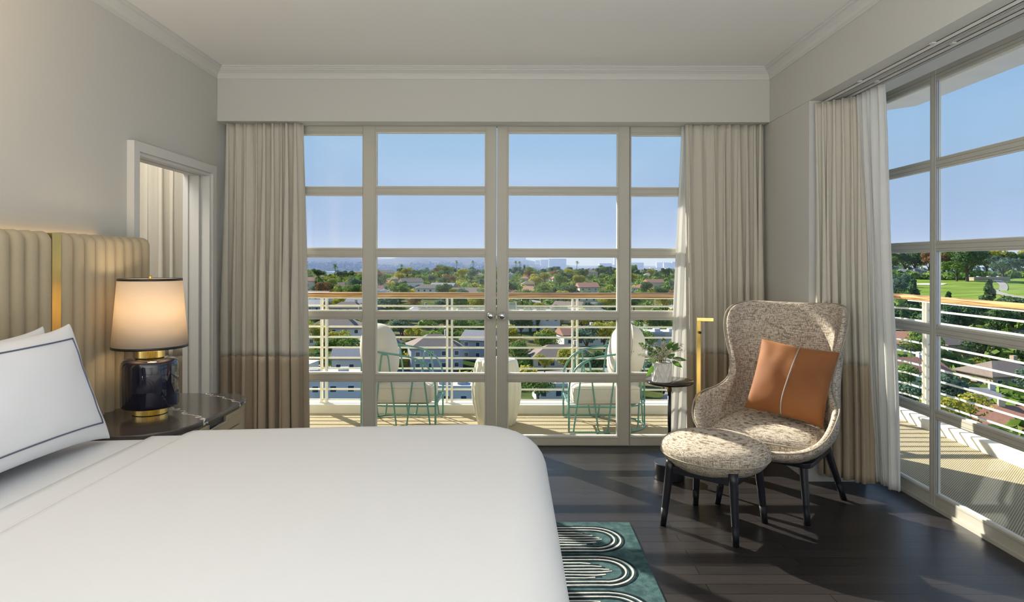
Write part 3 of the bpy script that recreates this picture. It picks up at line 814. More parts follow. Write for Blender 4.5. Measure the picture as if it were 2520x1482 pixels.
# ================================================================== NIGHTSTAND + LAMP
NX, NY = -2.0, 2.75
ns = empty('nightstand', (NX, NY, 0), label='beige nightstand with dark veined marble top beside the bed', cat='nightstand')
def rounded(poly, rads, n=7):
    out = []; N = len(poly)
    for i, p in enumerate(poly):
        r = rads[i]; p = Vector(p)
        if r == 0: out.append(tuple(p)); continue
        a = (Vector(poly[i - 1]) - p).normalized(); b = (Vector(poly[(i + 1) % N]) - p).normalized()
        A = p + a * r; B = p + b * r
        for k in range(n + 1):
            t = k / n; q = A * (1 - t) ** 2 + p * 2 * t * (1 - t) + B * t * t; out.append((q.x, q.y))
    return out
tp = rounded([(0, -.02), (.575, -.02), (.575, .90), (0, .90)], [0, .30, .22, 0], 10)
MB().prism(tp, .592, .618).build('marble_top', M['marble'], ns, bevel=.006, bseg=3)
bp_ = rounded([(0, 0), (.558, 0), (.558, .88), (0, .88)], [0, .28, .2, 0], 10)
MB().prism(bp_, .08, .590).build('cabinet', M['ns_body'], ns, bevel=.004)
for k, (z0, z1) in enumerate(((.507, .583), (.303, .499), (.10, .295))):
    d = MB(); yc0, yc1 = .20, .68; ya_, yb_ = .32, .50
    d.box(.555, .569, yc0, yc1, z0, z1 - .026).box(.555, .569, yc0, ya_, z1 - .026, z1).box(.555, .569, yb_, yc1, z1 - .026, z1)
    do = d.build('drawer', M['ns_body'], ns, bevel=.002)
    MB().box(.5585, .5605, ya_, yb_, z1 - .026, z1).build('finger_slot', M['black_metal'], do)
    fr = MB().box(.566, .573, ya_ - .004, ya_, z1 - .030, z1).box(.566, .573, yb_, yb_ + .004, z1 - .030, z1).box(.566, .573, ya_, yb_, z1 - .030, z1 - .026)
    fr.build('handle', M['alu'], do)
MB().prism([(x * .93, y * .95 + .02) for x, y in bp_], 0, .08).build('plinth', M['black_wood'], ns)

LX, LY, LZ = -1.756, 3.157, .6185
tl = empty('table_lamp', (LX, LY, LZ), label='lit table lamp with dark blue ceramic drum base and pale black-trimmed shade', cat='lamp')
MB().lathe([(.069, 0), (.0755, .002), (.0755, .030), (.069, .034)], seg=168, ribs=84, ramp=.035).build('foot_ring', M['brass'], tl, smooth=False)
MB().lathe([(.0, .033), (.108, .033), (.121, .037), (.1275, .05), (.1275, .235), (.1235, .252), (.111, .263), (.09, .268), (0, .268)], seg=96).build('ceramic_body', M['lamp_ceramic'], tl, smooth=True)
MB().lathe([(.047, .262), (.057, .268), (.063, .274), (.063, .306), (.057, .308)], seg=152, ribs=76, ramp=.035).build('neck_ring', M['brass'], tl, smooth=False)
MB().lathe([(.014, .300), (.014, .40), (.010, .42), (.010, .44)], seg=24).build('socket', M['brass'], tl, smooth=True)
pr = [(.012, .44), (.022, .455), (.03, .48), (.028, .505), (.015, .525), (0, .53)]
MB().lathe(pr, seg=24).build('bulb', M['bulb'], tl, smooth=True)
sh = MB().lathe([(.1655, .322), (.1395, .652)], seg=96); sh.f = [f for f in sh.f if len(f) == 4]
sho = sh.build('lamp_shade', M['shade'], tl, smooth=True, solid=.0015)
sm = MB().box(-.003, .003, -.0005, .0005, 0, .33)
tr_ = MB().lathe([(.1662, .320), (.1674, .320), (.1664, .3315), (.1652, .3315), (.1662, .320)], seg=96); tr2 = MB().lathe([(.1405, .6435), (.1417, .6435), (.1408, .6545), (.1396, .6545), (.1405, .6435)], seg=96)
for q_ in (tr_, tr2): q_.f = [f_ for f_ in q_.f if len(f_) == 4]
tr_.build('black_trim', M['black_metal'], sho, smooth=True); tr2.build('black_trim', M['black_metal'], sho, smooth=True)
hp = MB()
for k in range(3):
    a = k * 2 * PI / 3 + .4; hp.tube([(0, 0, .64), (.138 * math.cos(a), .138 * math.sin(a), .642)], .0018, seg=6)
hp.tube(smooth_path([(0, .012, .42), (0, .06, .46), (0, .06, .58), (0, 0, .64)], 2), .002, seg=6).tube(smooth_path([(0, -.012, .42), (0, -.06, .46), (0, -.06, .58), (0, 0, .64)], 2), .002, seg=6)
hp.build('harp', M['brass'], tl, smooth=True)
MB().lathe([(.004, .638), (.009, .65), (.009, .662), (.005, .668), (0, .669)], seg=20).build('finial', M['brass'], tl, smooth=True)
pl = bpy.data.lights.new('table_lamp_light', 'POINT'); pl.energy = 1.6; pl.color = (1.0, .76, .48); pl.shadow_soft_size = .035
plo = bpy.data.objects.new('table_lamp_light', pl); COL.objects.link(plo); plo.location = (LX, LY, LZ + .60)
pl2 = bpy.data.lights.new('table_lamp_light_low', 'POINT'); pl2.energy = 1.6; pl2.color = (1.0, .76, .48); pl2.shadow_soft_size = .03
plo2 = bpy.data.objects.new('table_lamp_light_low', pl2); COL.objects.link(plo2); plo2.location = (LX + .05, LY - .02, LZ + .47)

# ================================================================== RUG
rug = empty('rug', (-.6, 2.2, 0), label='teal rug with ivory and charcoal arch loops under the bed', cat='rug')
RX, RY = -.6, 2.2
MB().box(-1.4 - RX, .612 - RX, .35 - RY, 3.365 - RY, 0.0005, .012).build('pile', M['rug'], rug, bevel=.004)
wh = MB(); bk = MB(); rng = random.Random(3)
def band(mb, pts, w, z):
    n = len(pts); L = []; R_ = []
    for i in range(n):
        a = Vector(pts[max(0, i - 1)]); b = Vector(pts[min(n - 1, i + 1)]); t = (b - a).normalized(); nn = Vector((-t.y, t.x)); p = Vector(pts[i])
        ww = w * (1 + .18 * math.sin(p.x * 23 + p.y * 31 + w * 900))
        L.append(p + nn * ww / 2); R_.append(p - nn * ww / 2)
    vs = [(q.x - RX, q.y - RY, z) for q in L] + [(q.x - RX, q.y - RY, z) for q in R_] + [(q.x - RX, q.y - RY, .010) for q in L] + [(q.x - RX, q.y - RY, .010) for q in R_]
    fs = []
    for i in range(n - 1):
        fs += [(i, i + 1, n + i + 1, n + i), (i, i + 1, 2 * n + i + 1, 2 * n + i), (n + i, n + i + 1, 3 * n + i + 1, 3 * n + i)]
    fs += [(0, n, 3 * n, 2 * n), (n - 1, 2 * n - 1, 4 * n - 1, 3 * n - 1)]
    mb.add(vs, fs)
cy = 3.155; 
while cy > .5:
    xc = .545 - .148; x0 = -1.25
    for r_, w, k in ((.147, .010, 'b'), (.131, .0085, 'w'), (.117, .009, 'b'), (.101, .0085, 'w'), (.088, .010, 'b')):
        pts = [(x, cy + r_ + .002 * math.sin(x * 14 + cy)) for x in np.linspace(x0, xc, 34)]
        pts += [(xc + r_ * math.sin(a), cy + r_ * math.cos(a)) for a in np.linspace(0.08, PI - .08, 26)]
        pts += [(x, cy - r_ + .002 * math.sin(x * 14 + cy)) for x in np.linspace(xc, x0, 34)]
        band(wh if k == 'w' else bk, pts, w, .0145 if k == 'w' else .0135)
    for o_, xe in ((.068, -.045), (.040, .0), (.012, .03), (-.014, .04), (-.042, .01), (-.070, -.04)):
        k = o_; pts = [(x, cy + k + .002 * math.sin(x * 17 + o_ * 40) - math.copysign(.012, k) * max(0, (x - (xc + xe - .05)) / .05) ** 2 * .6) for x in np.linspace(x0, xc + xe, 40)]
        band(wh, pts, .0075, .0145)
    for o_ in (.054, .026, -.001, -.028, -.056):
        band(bk, [(x, cy + o_) for x in np.linspace(x0, xc + .035 - abs(o_) * .8, 30)], .010, .0132)
    cy -= .325
wh.build('ivory_lines', M['rug_white'], rug); bk.build('charcoal_lines', M['rug_black'], rug)

# ================================================================== ARMCHAIR, PILLOW, OTTOMAN
CA = math.radians(-39)            # local +y (backwards) rotates; forward = local -y
def leg_mesh(top, bot, r0=.0235, r1=.0155):
    top = Vector(top); bot = Vector(bot); n = 8
    return MB().tube([bot.lerp(top, i / n) for i in range(n + 1)], [r1 + (r0 - r1) * (i / n) for i in range(n + 1)], seg=20)
ch = empty('armchair', (1.50, 3.70, 0), CA, 'cream and brown tweed wingback armchair with black legs in the corner', 'chair')
half = [  # around the shell, back centre -> front centre; rows top, mid, low, bottom   (x, forward, z)
 [(.00, -.375, 1.105), (.00, -.345, .86), (.00, -.33, .62), (.00, -.29, .42), (.00, -.20, .31)],
 [(.15, -.370, 1.108), (.14, -.342, .86), (.14, -.325, .62), (.14, -.28, .42), (.10, -.19, .31)],
 [(.27, -.340, 1.112), (.255, -.325, .86), (.25, -.30, .62), (.25, -.25, .42), (.18, -.17, .31)],
 [(.348, -.275, 1.104), (.33, -.265, .88), (.315, -.25, .64), (.315, -.18, .43), (.23, -.12, .31)],
 [(.392, -.175, 1.068), (.360, -.20, .86), (.335, -.19, .64), (.345, -.12, .44), (.25, -.06, .31)],
 [(.392, -.115, .975), (.355, -.15, .80), (.345, -.14, .62), (.36, -.06, .45), (.265, .0, .31)],
 [(.355, -.095, .850), (.335, -.10, .72), (.345, -.08, .58), (.37, .01, .45), (.27, .05, .31)],
 [(.318, -.082, .740), (.322, -.065, .66), (.348, -.02, .55), (.38, .07, .45), (.275, .10, .31)],
 [(.322, -.040, .655), (.335, .0, .598), (.362, .05, .52), (.385, .13, .44), (.275, .14, .31)],
 [(.372, .060, .615), (.390, .09, .56), (.395, .13, .49), (.385, .19, .43), (.27, .19, .31)],
 [(.398, .165, .600), (.408, .18, .54), (.400, .21, .475), (.375, .245, .42), (.26, .24, .31)],
 [(.405, .255, .560), (.402, .265, .50), (.385, .28, .455), (.35, .295, .405), (.24, .28, .31)],
 [(.380, .325, .475), (.370, .33, .44), (.350, .335, .415), (.31, .335, .375), (.21, .31, .31)],
 [(.300, .365, .405), (.290, .37, .39), (.270, .37, .375), (.24, .36, .35), (.16, .325, .31)],
 [(.160, .392, .378), (.155, .395, .365), (.15, .392, .352), (.13, .38, .335), (.09, .335, .31)],
 [(.000, .400, .372), (.000, .402, .36), (.00, .398, .348), (.00, .385, .332), (.00, .34, .31)],
]
half = [[(x * (.88 if z > .6 else .93), y, z) for x, y, z in c] for c in half]
loop = half + [[(-x, y, z) for x, y, z in c] for c in half[-2:0:-1]]
cols_ = [[(x, -y, z) for x, y, z in c] + [(c[-1][0] * .5, -c[-1][1] * .5, .305)] for c in loop]
# inner face: offset toward the seat centre
def inner(c):
    out = []
    for i, (x, y, z) in enumerate(c):
        ctr = Vector((0, -.02)); p = Vector((x, y)); d = (ctr - p); L = d.length
        th = .052 if i < 4 else .02
        if i == 0: th = .040
        q = p + d / max(L, 1e-6) * min(th, L * .5) if L > 1e-5 else p
        out.append((q.x, q.y, z + (-.004 if i == 0 else (.03 if i >= 4 else 0))))
    return out
rows_ = []
for j in range(5, -1, -1): rows_.append([c[j] for c in cols_])
inn = [inner(c) for c in cols_]
edge_mid = []
for c, q in zip(cols_, inn): edge_mid.append(((c[0][0] + q[0][0]) / 2, (c[0][1] + q[0][1]) / 2, c[0][2] + .012))
rows_.append(edge_mid)
for j in range(0, 6): rows_.append([c[j] for c in inn])
shell = MB().grid(rows_, closed_u=True)
shell.build('upholstered_shell', M['tweed'], ch, smooth=True, sub=2)
eb = smooth_path([Vector(p[0]) + (Vector(p[0]) - Vector(q[0])).normalized() * .004 + Vector((0, 0, .004)) for p, q in zip(cols_, inn)], 2, closed=True)
MB().tube(eb, .0040, closed=True, seg=8).build('piping', M['piping'], ch, smooth=True)
# lumbar / back pad inside the shell
bpad = []
for i in range(11):
    v = i / 10; z = .44 + v * .46; row = []
    for j in range(13):
        u = -1 + 2 * j / 12; w = .235 + .02 * v; b = ((1 - abs(u) ** 4) * (1 - abs(2 * v - 1) ** 5)) ** .5
        yb = .285 + .035 * v - .10 * (abs(u) ** 3) * .55
        row.append((u * w, yb - .012 - .032 * b, z))
    bpad.append(row)
MB().grid(bpad).build('back_pad', M['tweed'], ch, smooth=True, sub=1)
# seat cushion
def seat_shape(u, v, s):
    # u lateral, v forward(-y)
    w = .275 + .015 * v; k = (1 - .10 * abs(u * v) ** 3)
    x = u * w * k; y = -v * .285 * k - .055
    e = max(abs(u), abs(v))
    r = math.hypot(u, v) ; puff = ((1 - abs(u) ** 3.5) * (1 - abs(v) ** 3.5)) ** .42
    z = .405 + s * (.018 + (.062 if s > 0 else .05) * puff) - .012 * v
    return (x, y, z)
mb = MB(); us = [math.sin(PI / 2 * (-1 + 2 * i / 20)) for i in range(21)]
for s in (1, -1): mb.grid([[seat_shape(u, v, s) for v in us] for u in us])
ring = [(u, -1) for u in us[:-1]] + [(1, v) for v in us[:-1]] + [(u, 1) for u in us[::-1][:-1]] + [(-1, v) for v in us[::-1][:-1]]
mb.grid([[seat_shape(u, v, s) for u, v in ring] for s in (1, -1)], closed_u=True)
sc_ = mb.build('seat_cushion', M['tweed'], ch, smooth=True, sub=1)
MB().tube([Vector(seat_shape(u, v, 1)) for u, v in ring], .0045, closed=True, seg=6).build('piping', M['piping'], sc_, smooth=True)
for x, y, xt, yt in ((.238, -.252, .20, -.195), (-.238, -.252, -.20, -.195), (.30, .27, .22, .18), (-.30, .27, -.22, .18)):
    lg = leg_mesh((xt, yt, .325), (x, y, 0)).build('leg', M['black_wood'], ch, smooth=True)
    f_ = MB().tube([(x, y, .0), Vector((x, y, 0)).lerp(Vector((xt, yt, .325)), .30)], [.0162, .0186], seg=20).build('leg_tip', M['leg_tip'], lg, smooth=True)
cf = MB()
cf.prism(rounded([(-.25, -.24), (.25, -.24), (.25, .22), (-.25, .22)], [.05] * 4, 5), .285, .312)
cf.build('under_frame', M['black_wood'], ch, bevel=.004)

# rust velvet pillow
f = pillow_fn(.412, .412, .15, .05, 0.0, .5)
rp_ = pillow_mesh(f).build('throw_pillow', M['rust'], smooth=True, sub=1)
tag(rp_, 'rust-coloured velvet throw pillow with a pale vertical cord, on the wingback armchair', 'pillow')
RPM = Matrix.Translation((1.545, 3.600, .702)) @ Matrix.Rotation(math.radians(-40), 4, 'Z') @ Matrix.Rotation(math.radians(6.5), 4, 'Y') @ Matrix.Rotation(math.radians(68), 4, 'X')
rp_.matrix_world = RPM
cdp = [Vector(f(.02 + .05 * math.sin(v * 2.2), v, 1)) + Vector((0, 0, .003)) for v in np.linspace(-.985, .985, 50)]
MB().tube(cdp, .0032, seg=8).build('cord', M['cord'], rp_, smooth=True)
sp_ = [f(u, v, 0) for u, v in ring]
MB().tube(sp_, .0022, closed=True, seg=6).build('seam', M['rust'], rp_, smooth=True)

ot = empty('ottoman', (1.05, 3.37, 0), math.radians(-41), 'oval tweed footstool with four black legs in front of the armchair', 'footstool')
q = MB().lathe([(0, .272), (.14, .278), (.22, .302), (.268, .345), (.284, .385), (.276, .418), (.24, .442), (.15, .460), (.06, .465), (0, .466)], seg=64)
q.v = [(x * 1.0, y * .83, z + .012 * (y / .28)) for x, y, z in q.v]
q.build('cushion', M['tweed'], ot, smooth=True, sub=1)
sm_ = MB().tube([(1.0 * .2785 * math.cos(a), .83 * .2785 * math.sin(a), .372 + .012 * math.sin(a)) for a in np.linspace(0, 2 * PI, 64, endpoint=False)], .0035, closed=True, seg=6)
sm_.build('piping', M['piping'], ot, smooth=True)
for sx_ in (1, -1):
    for sy_ in (1, -1):
        lg = leg_mesh((sx_ * .165, sy_ * .158, .335), (sx_ * .192, sy_ * .190, 0)).build('leg', M['black_wood'], ot, smooth=True)
        MB().tube([(sx_ * .192, sy_ * .190, .0), Vector((sx_ * .192, sy_ * .190, 0)).lerp(Vector((sx_ * .165, sy_ * .158, .335)), .27)], [.0162, .0184], seg=20).build('leg_tip', M['leg_tip'], lg, smooth=True)
of = MB()
for sx_ in (1, -1): of.box(sx_ * .168 - .009, sx_ * .168 + .009, -.155, .155, .272, .308)
for sy_ in (1, -1): of.box(-.168, .168, sy_ * .160 - .009, sy_ * .160 + .009, .272, .308)
of.box(-.168, .168, -.04, .04, .285, .306)
of.build('under_frame', M['black_wood'], ot, bevel=.004)

# ================================================================== SIDE TABLE, PLANT, FLOOR LAMP
TX, TY = .992, 4.09
tb = empty('side_table', (TX, TY, 0), label='small round dark pedestal table with brass collar, holding the plant', cat='table')
MB().lathe([(0, .590), (.110, .590), (.140, .598), (.150, .606), (.151, .612), (.149, .615), (0, .615)], seg=64).build('table_top', mat('dark_lacquer', (0.03, 0.022, 0.02), 0.10), tb, smooth=True)
MB().lathe([(.0145, .545), (.0145, .585), (.02, .590)], seg=24).build('collar', M['brass'], tb, smooth=True)
MB().lathe([(.0105, .20), (.0105, .548)], seg=24).build('stem', M['black_metal'], tb, smooth=True)
MB().lathe([(.0135, .10), (.0135, .205)], seg=24).build('brass_sleeve', M['brass'], tb, smooth=True)
MB().lathe([(.090, 0), (.094, .003), (.094, .099), (.091, .102)], seg=64).build('base', M['black_metal'], tb, bevel=.002)

PX, PY, PZ = .937, 4.062, .6155
pt_ = empty('potted_plant', (PX, PY, PZ), label='eucalyptus and cream bud arrangement in a faceted white pot on the side table', cat='plant')
# faceted pot: diamond relief
pm = MB(); nseg = 144; nrow = 24; vs = []
for i in range(nrow + 1):
    z = .118 * i / nrow
    for k in range(nseg):
        a = 2 * PI * k / nseg; fr_ = lambda q: abs((q % 1) * 2 - 1)
        rdg = max(fr_(a / (2 * PI) * 12 + 1.5 * i / nrow), fr_(a / (2 * PI) * 12 - 1.5 * i / nrow + .5))
        rr_ = .0575 + .0045 * max(0, (rdg - .55) / .45); rr_ = rr_ if 0 < i < nrow else .0608
        vs.append((rr_ * math.cos(a), rr_ * math.sin(a), z))
fs = []
for i in range(nrow):
    for k in range(nseg):
        k2 = (k + 1) % nseg; fs.append((i * nseg + k, i * nseg + k2, (i + 1) * nseg + k2, (i + 1) * nseg + k))
pm.add(vs, fs); pm.lathe([(.0, .100), (.054, .100), (.056, .118), (.0615, .118)], seg=36); pm.lathe([(0, 0), (.0605, 0)], seg=36)
pm.build('pot', M['pot'], pt_)
rn = random.Random(12)
lf = MB(); bd = MB(); stm = MB()
def leaf(mb, base, d, L, W, up):
    d = d.normalized(); s = d.cross(up).normalized(); n = s.cross(d).normalized(); rows = []
    for i in range(7):
        t = i / 6; w = W * math.sin(PI * min(1, t ** .8)) ** .9 * .5; c = base + d * L * t - n * (.18 * L * t * t)
        rows.append([c - s * w + n * w * .35, c, c + s * w + n * w * .35])
    mb.grid(rows)
dirs = []
for k in range(36):
    a = rn.uniform(0, 2 * PI); el_ = rn.uniform(.25, 1.25); dirs.append(Vector((math.cos(a) * math.cos(el_) * 1.15, math.sin(a) * math.cos(el_), math.sin(el_))))
for i, d in enumerate(dirs):
    L = rn.uniform(.10, .165) * (1.0 if d.z < .8 else .95); p0 = Vector((rn.uniform(-.025, .025), rn.uniform(-.025, .025), .10)); p1 = p0 + Vector((d.x * .3, d.y * .3, 1)).normalized() * L * .5; p2 = p0 + d * L + Vector((0, 0, .01))
    path = smooth_path([p0, p1, p2], 3); stm.tube(path, .0012, seg=5)
    if i % 5 == 0:      # leafy eucalyptus sprig
        for t in (.45, .62, .8, 1.0):
            pp = path[int(t * (len(path) - 1))]; a = rn.uniform(0, 2 * PI)
            dd = (d + Vector((math.cos(a), math.sin(a), rn.uniform(-.3, .8))) * .9)
            leaf(lf, pp, dd, rn.uniform(.028, .042), rn.uniform(.014, .022), Vector((rn.uniform(-.4, .4), -1, .5)))
    else:
        for c in range(64):
            t = rn.uniform(.45, 1.08); t = min(t, 1); pp = path[int(t * (len(path) - 1))] + Vector((rn.gauss(0, 1), rn.gauss(0, 1), rn.gauss(0, 1))) * .007
            r_ = rn.uniform(.0018, .0036)
            bd.add([pp + Vector(v) * r_ for v in ((1, 0, 0), (-1, 0, 0), (0, 1, 0), (0, -1, 0), (0, 0, 1), (0, 0, -1))], [(0, 2, 4), (2, 1, 4), (1, 3, 4), (3, 0, 4), (2, 0, 5), (1, 2, 5), (3, 1, 5), (0, 3, 5)])
# the large leaves one can tell apart
for bx, bz, dx, dz, L, W in ((-.035, .13, -.9, .2, .06, .030), (-.05, .15, -.7, .45, .055, .026), (.03, .20, .35, 1, .065, .034), (.05, .19, .75, .9, .07, .036), (.055, .13, .8, -.45, .075, .03), (.06, .15, 1, -.15, .09, .024), (0, .12, .15, -.8, .04, .025), (-.01, .19, -.6, .5, .05, .03), (.03, .15, .5, .3, .05, .03), (-.03, .15, -.4, .8, .05, .026), (.07, .20, .95, .35, .04, .014), (-.06, .10, -.5, -.75, .08, .03)):
    leaf(lf, Vector((bx, -.03, bz)), Vector((dx, -.25, dz)), L, W, Vector((.1, -1, .15)))
lf.build('eucalyptus_leaves', M['leaf_in'], pt_, smooth=True); bd.build('cream_buds', M['bud'], pt_); stm.build('stems', M['stem'], pt_)

FX_, FY_ = 1.243, 4.33
fl = empty('floor_lamp', (FX_, FY_, 0), label='slim square brass reading lamp standing behind the armchair', cat='lamp')
MB().box(-.013, .013, -.009, .009, .02, .985).build('pole', M['brass'], fl, bevel=.001)
MB().box(-.0165, .0165, -.0125, .0125, .40, .475).build('sleeve', M['brass'], fl, bevel=.001)
hd = MB().prism([(-.018, -.022), (.085, -.050), (.092, -.022), (-.012, .012)], .968, .992); hd.build('lamp_head', M['brass'], fl, bevel=.0015)
kn = MB(); kn.lathe([(.0, .022), (.0075, .022), (.0085, .018), (.0085, .006), (.005, .0)], seg=20); kn.v = [(x + .004, -.009 - z, y + .893) for x, y, z in kn.v]; kn.build('switch_knob', M['black_metal'], fl, smooth=True)
MB().lathe([(.11, 0), (.115, .004), (.115, .016), (.11, .02)], seg=48).build('base', M['brass'], fl, smooth=False)

# ================================================================== THE VIEW OUTSIDE
def lerp_tab(x, tab):
    if x <= tab[0][0]: return tab[0][1]
    for (a, va), (b, vb) in zip(tab, tab[1:]):
        if x <= b:
            t = (x - a) / (b - a); t = t * t * (3 - 2 * t); return va + (vb - va) * t
    return tab[-1][1]
def fbm(x, y, s=0.0): return mnoise.fractal(Vector((x, y, s)), 1.0, 2.0, 4)
BASE = [(40, -27), (140, -26), (300, -21.5), (450, -17), (600, -12.5), (740, -16), (900, -24), (1200, -34), (2200, -38), (3200, -30), (6500, -22)]
GOLF = [(40, -30), (120, -27), (185, -17.5), (240, -14), (420, -12), (640, -11), (760, -12), (1000, -26), (1500, -36), (6500, -30)]
def ground(x, y):
    u = x / y
    g = lerp_tab(y, BASE)
    wg = max(0, min(1, (u - .42) / .12)); g = g * (1 - wg) + lerp_tab(y, GOLF) * wg
    # far hills rise at the left and fade towards the right
    hill = max(0, min(1, (y - 1900) / 1900)); side = max(0, min(1, (.10 - u) / .16)); pk = 84 + 16 * math.sin(u * 21 + 1.7) + 9 * math.sin(u * 47 + .6) + 16 * fbm(u * 12, 3.3)
    dip = math.exp(-((u + .225) / .028) ** 2) * 22
    g += hill * side * (pk - dip)
    if y > 1900: g += hill * side * 13 * fbm(x / 260, y / 260, 2)
    g += max(0, min(1, (.25 - abs(u - .0)) / .2)) * 0
    if u > .5 and 200 < y < 640:
        q = min(1, (y - 200) / 60) * min(1, (640 - y) / 60); g += q * (1.1 * math.sin(x / 31 + y / 47) + .8 * math.sin(y / 23 - x / 60))
    if y < 1300: g += 1.0 * fbm(x / 60, y / 60, 5) * min(1, y / 300)
    return g
US = np.concatenate([np.linspace(-.62, 1.15, 150)])
YS = np.concatenate([np.geomspace(42, 900, 110), np.geomspace(930, 6500, 90)])
def terr(name, m, us, ys, label, dz=0.0, kind='structure'):
    rows = [[(u * y, y, ground(u * y, y) + dz) for u in us] for y in ys]
    o = MB().grid(rows).build(name, m, smooth=True, fixn=False); struct(o, label); return o
def ground_mat():
    m, t, b = nt('suburb_ground'); b.inputs['Roughness'].default_value = 1.0; b.inputs['Specular IOR Level'].default_value = 0.0
    tcn = t.nodes.new('ShaderNodeTexCoord')
    n = t.nodes.new('ShaderNodeTexNoise'); n.inputs['Scale'].default_value = .035; n.inputs['Detail'].default_value = 8; n.inputs['Roughness'].default_value = .7; t.links.new(tcn.outputs['Object'], n.inputs[0])
    r = t.nodes.new('ShaderNodeValToRGB'); t.links.new(n.outputs[0], r.inputs[0]); e = r.color_ramp.elements
    e[0].position = .3; e[0].color = (.03, .05, .016, 1); e[1].position = .72; e[1].color = (.26, .23, .18, 1)
    for p, c in ((.42, (.045, .075, .02, 1)), (.52, (.10, .12, .04, 1)), (.6, (.20, .17, .11, 1))):
        q = e.new(p); q.color = c
    t.links.new(r.outputs[0], b.inputs['Base Color']); return m
M['ground'] = ground_mat()
terr('ground', M['ground'], US, YS, 'wooded suburban valley and the hills beyond it')
M['lawn'] = mat('mown_fairway', (0.14, 0.23, 0.035), 1.0, col2=(0.25, 0.33, 0.075), scale=.035, stretch=(1, 3, 1), spec=0.0)
terr('ground_fairway', M['lawn'], np.linspace(.56, 1.0, 70), np.linspace(205, 560, 70), 'rolling green golf fairway seen over the right railing', dz=.25)
M['sand'] = mat('bunker_sand', (0.72, 0.66, 0.52), 1.0)
M['asphalt'] = mat('road_asphalt', (0.23, 0.225, 0.22), 0.95, var=.1, scale=.3)
def blob_patch(name, cx, cy, rx, ry, m, label, cat, dz=.45, ang=0, kind=None, group=None):
    pts = []; n = 26
    for i in range(n):
        a = 2 * PI * i / n; w = 1 + .18 * math.sin(2 * a + cx) + .1 * math.sin(5 * a + cy); x = rx * w * math.cos(a); y = ry * w * math.sin(a)
        x, y = x * math.cos(ang) - y * math.sin(ang) + cx, x * math.sin(ang) + y * math.cos(ang) + cy; pts.append((x, y))
    mb = MB(); vs = [(x, y, ground(x, y) + dz) for x, y in pts] + [(cx, cy, ground(cx, cy) + dz - .2)]
    mb.add(vs, [(i, (i + 1) % n, n) for i in range(n)]); o = mb.build(name, m); tag(o, label, cat, group); return o
blob_patch('sand_bunker', .637 * 430, 430, 11, 9, M['sand'], 'pale sand bunker near the top left end of the fairway', 'bunker')
blob_patch('sand_bunker', .765 * 232, 232, 5, 5, M['sand'], 'pale sand bunker low on the fairway beside dark trees', 'bunker')
def ribbon(name, pts, w, m, label, dz=.5, cat='road'):
    pts = smooth_path([Vector((x, y, 0)) for x, y in pts], 3); L = []; R_ = []
    for i, p in enumerate(pts):
        t = (pts[min(len(pts) - 1, i + 1)] - pts[max(0, i - 1)]).normalized(); nn = Vector((-t.y, t.x, 0)) * w / 2
        for q, lst in ((p + nn, L), (p - nn, R_)): lst.append((q.x, q.y, ground(q.x, q.y) + dz))
    o = MB().grid([L, R_]).build(name, m); tag(o, label, cat); return o
ribbon('golf_cart_path', [(.752 * 640, 640), (.742 * 470, 470), (.762 * 400, 400), (.735 * 330, 330), (.755 * 290, 290), (.80 * 262, 262)], 4.2, mat('concrete_path', (.32, .30, .26), 1), 'winding grey cart path crossing the fairway', cat='path')
ribbon('street', [(-110, 150), (-60, 165), (-10, 152), (34, 160), (60, 200), (110, 230)], 9, M['asphalt'], 'grey street winding between the nearest houses below the railing')
ribbon('street', [(30, 118), (45, 160), (52, 215), (40, 300), (0, 380)], 8, M['asphalt'], 'grey street climbing away behind the right wire chair')

# ---- trees: leaf-cluster crowns shared by many copies
rg = np.random.default_rng(5)
def leaf_cloud(lobes, per, size, zup=.35, seed=1):
    r = np.random.default_rng(seed); V = []; 
    for (cx, cy, cz, R, Rz) in lobes:
        d = r.normal(size=(per, 3)); d /= np.linalg.norm(d, axis=1)[:, None]
        d[:, 2] = np.where(r.random(per) < zup, np.abs(d[:, 2]), d[:, 2])
        rad = r.uniform(.72, 1.06, per)[:, None]
        p = np.array([cx, cy, cz]) + d * rad * np.array([R, R, Rz])
        n = d + r.normal(size=(per, 3)) * .45; n /= np.linalg.norm(n, axis=1)[:, None]
        a = np.cross(n, r.normal(size=(per, 3))); a /= np.linalg.norm(a, axis=1)[:, None]; b = np.cross(n, a)
        s = (size * r.uniform(.6, 1.3, per))[:, None]
        V.append(np.stack([p - a * s, p - b * s * .7, p + a * s, p + b * s * .7], 1).reshape(-1, 3))
    V = np.concatenate(V); nq = len(V) // 4
    return V, nq
def quads_mesh(name, V, nq, m):
    me = bpy.data.meshes.new(name); me.vertices.add(len(V)); me.vertices.foreach_set('co', V.astype(np.float32).ravel())
    me.loops.add(nq * 4); me.loops.foreach_set('vertex_index', np.arange(nq * 4, dtype=np.int32)); me.polygons.add(nq)
    me.polygons.foreach_set('loop_start', np.arange(0, nq * 4, 4, dtype=np.int32)); me.update(calc_edges=True); me.materials.append(m); return me
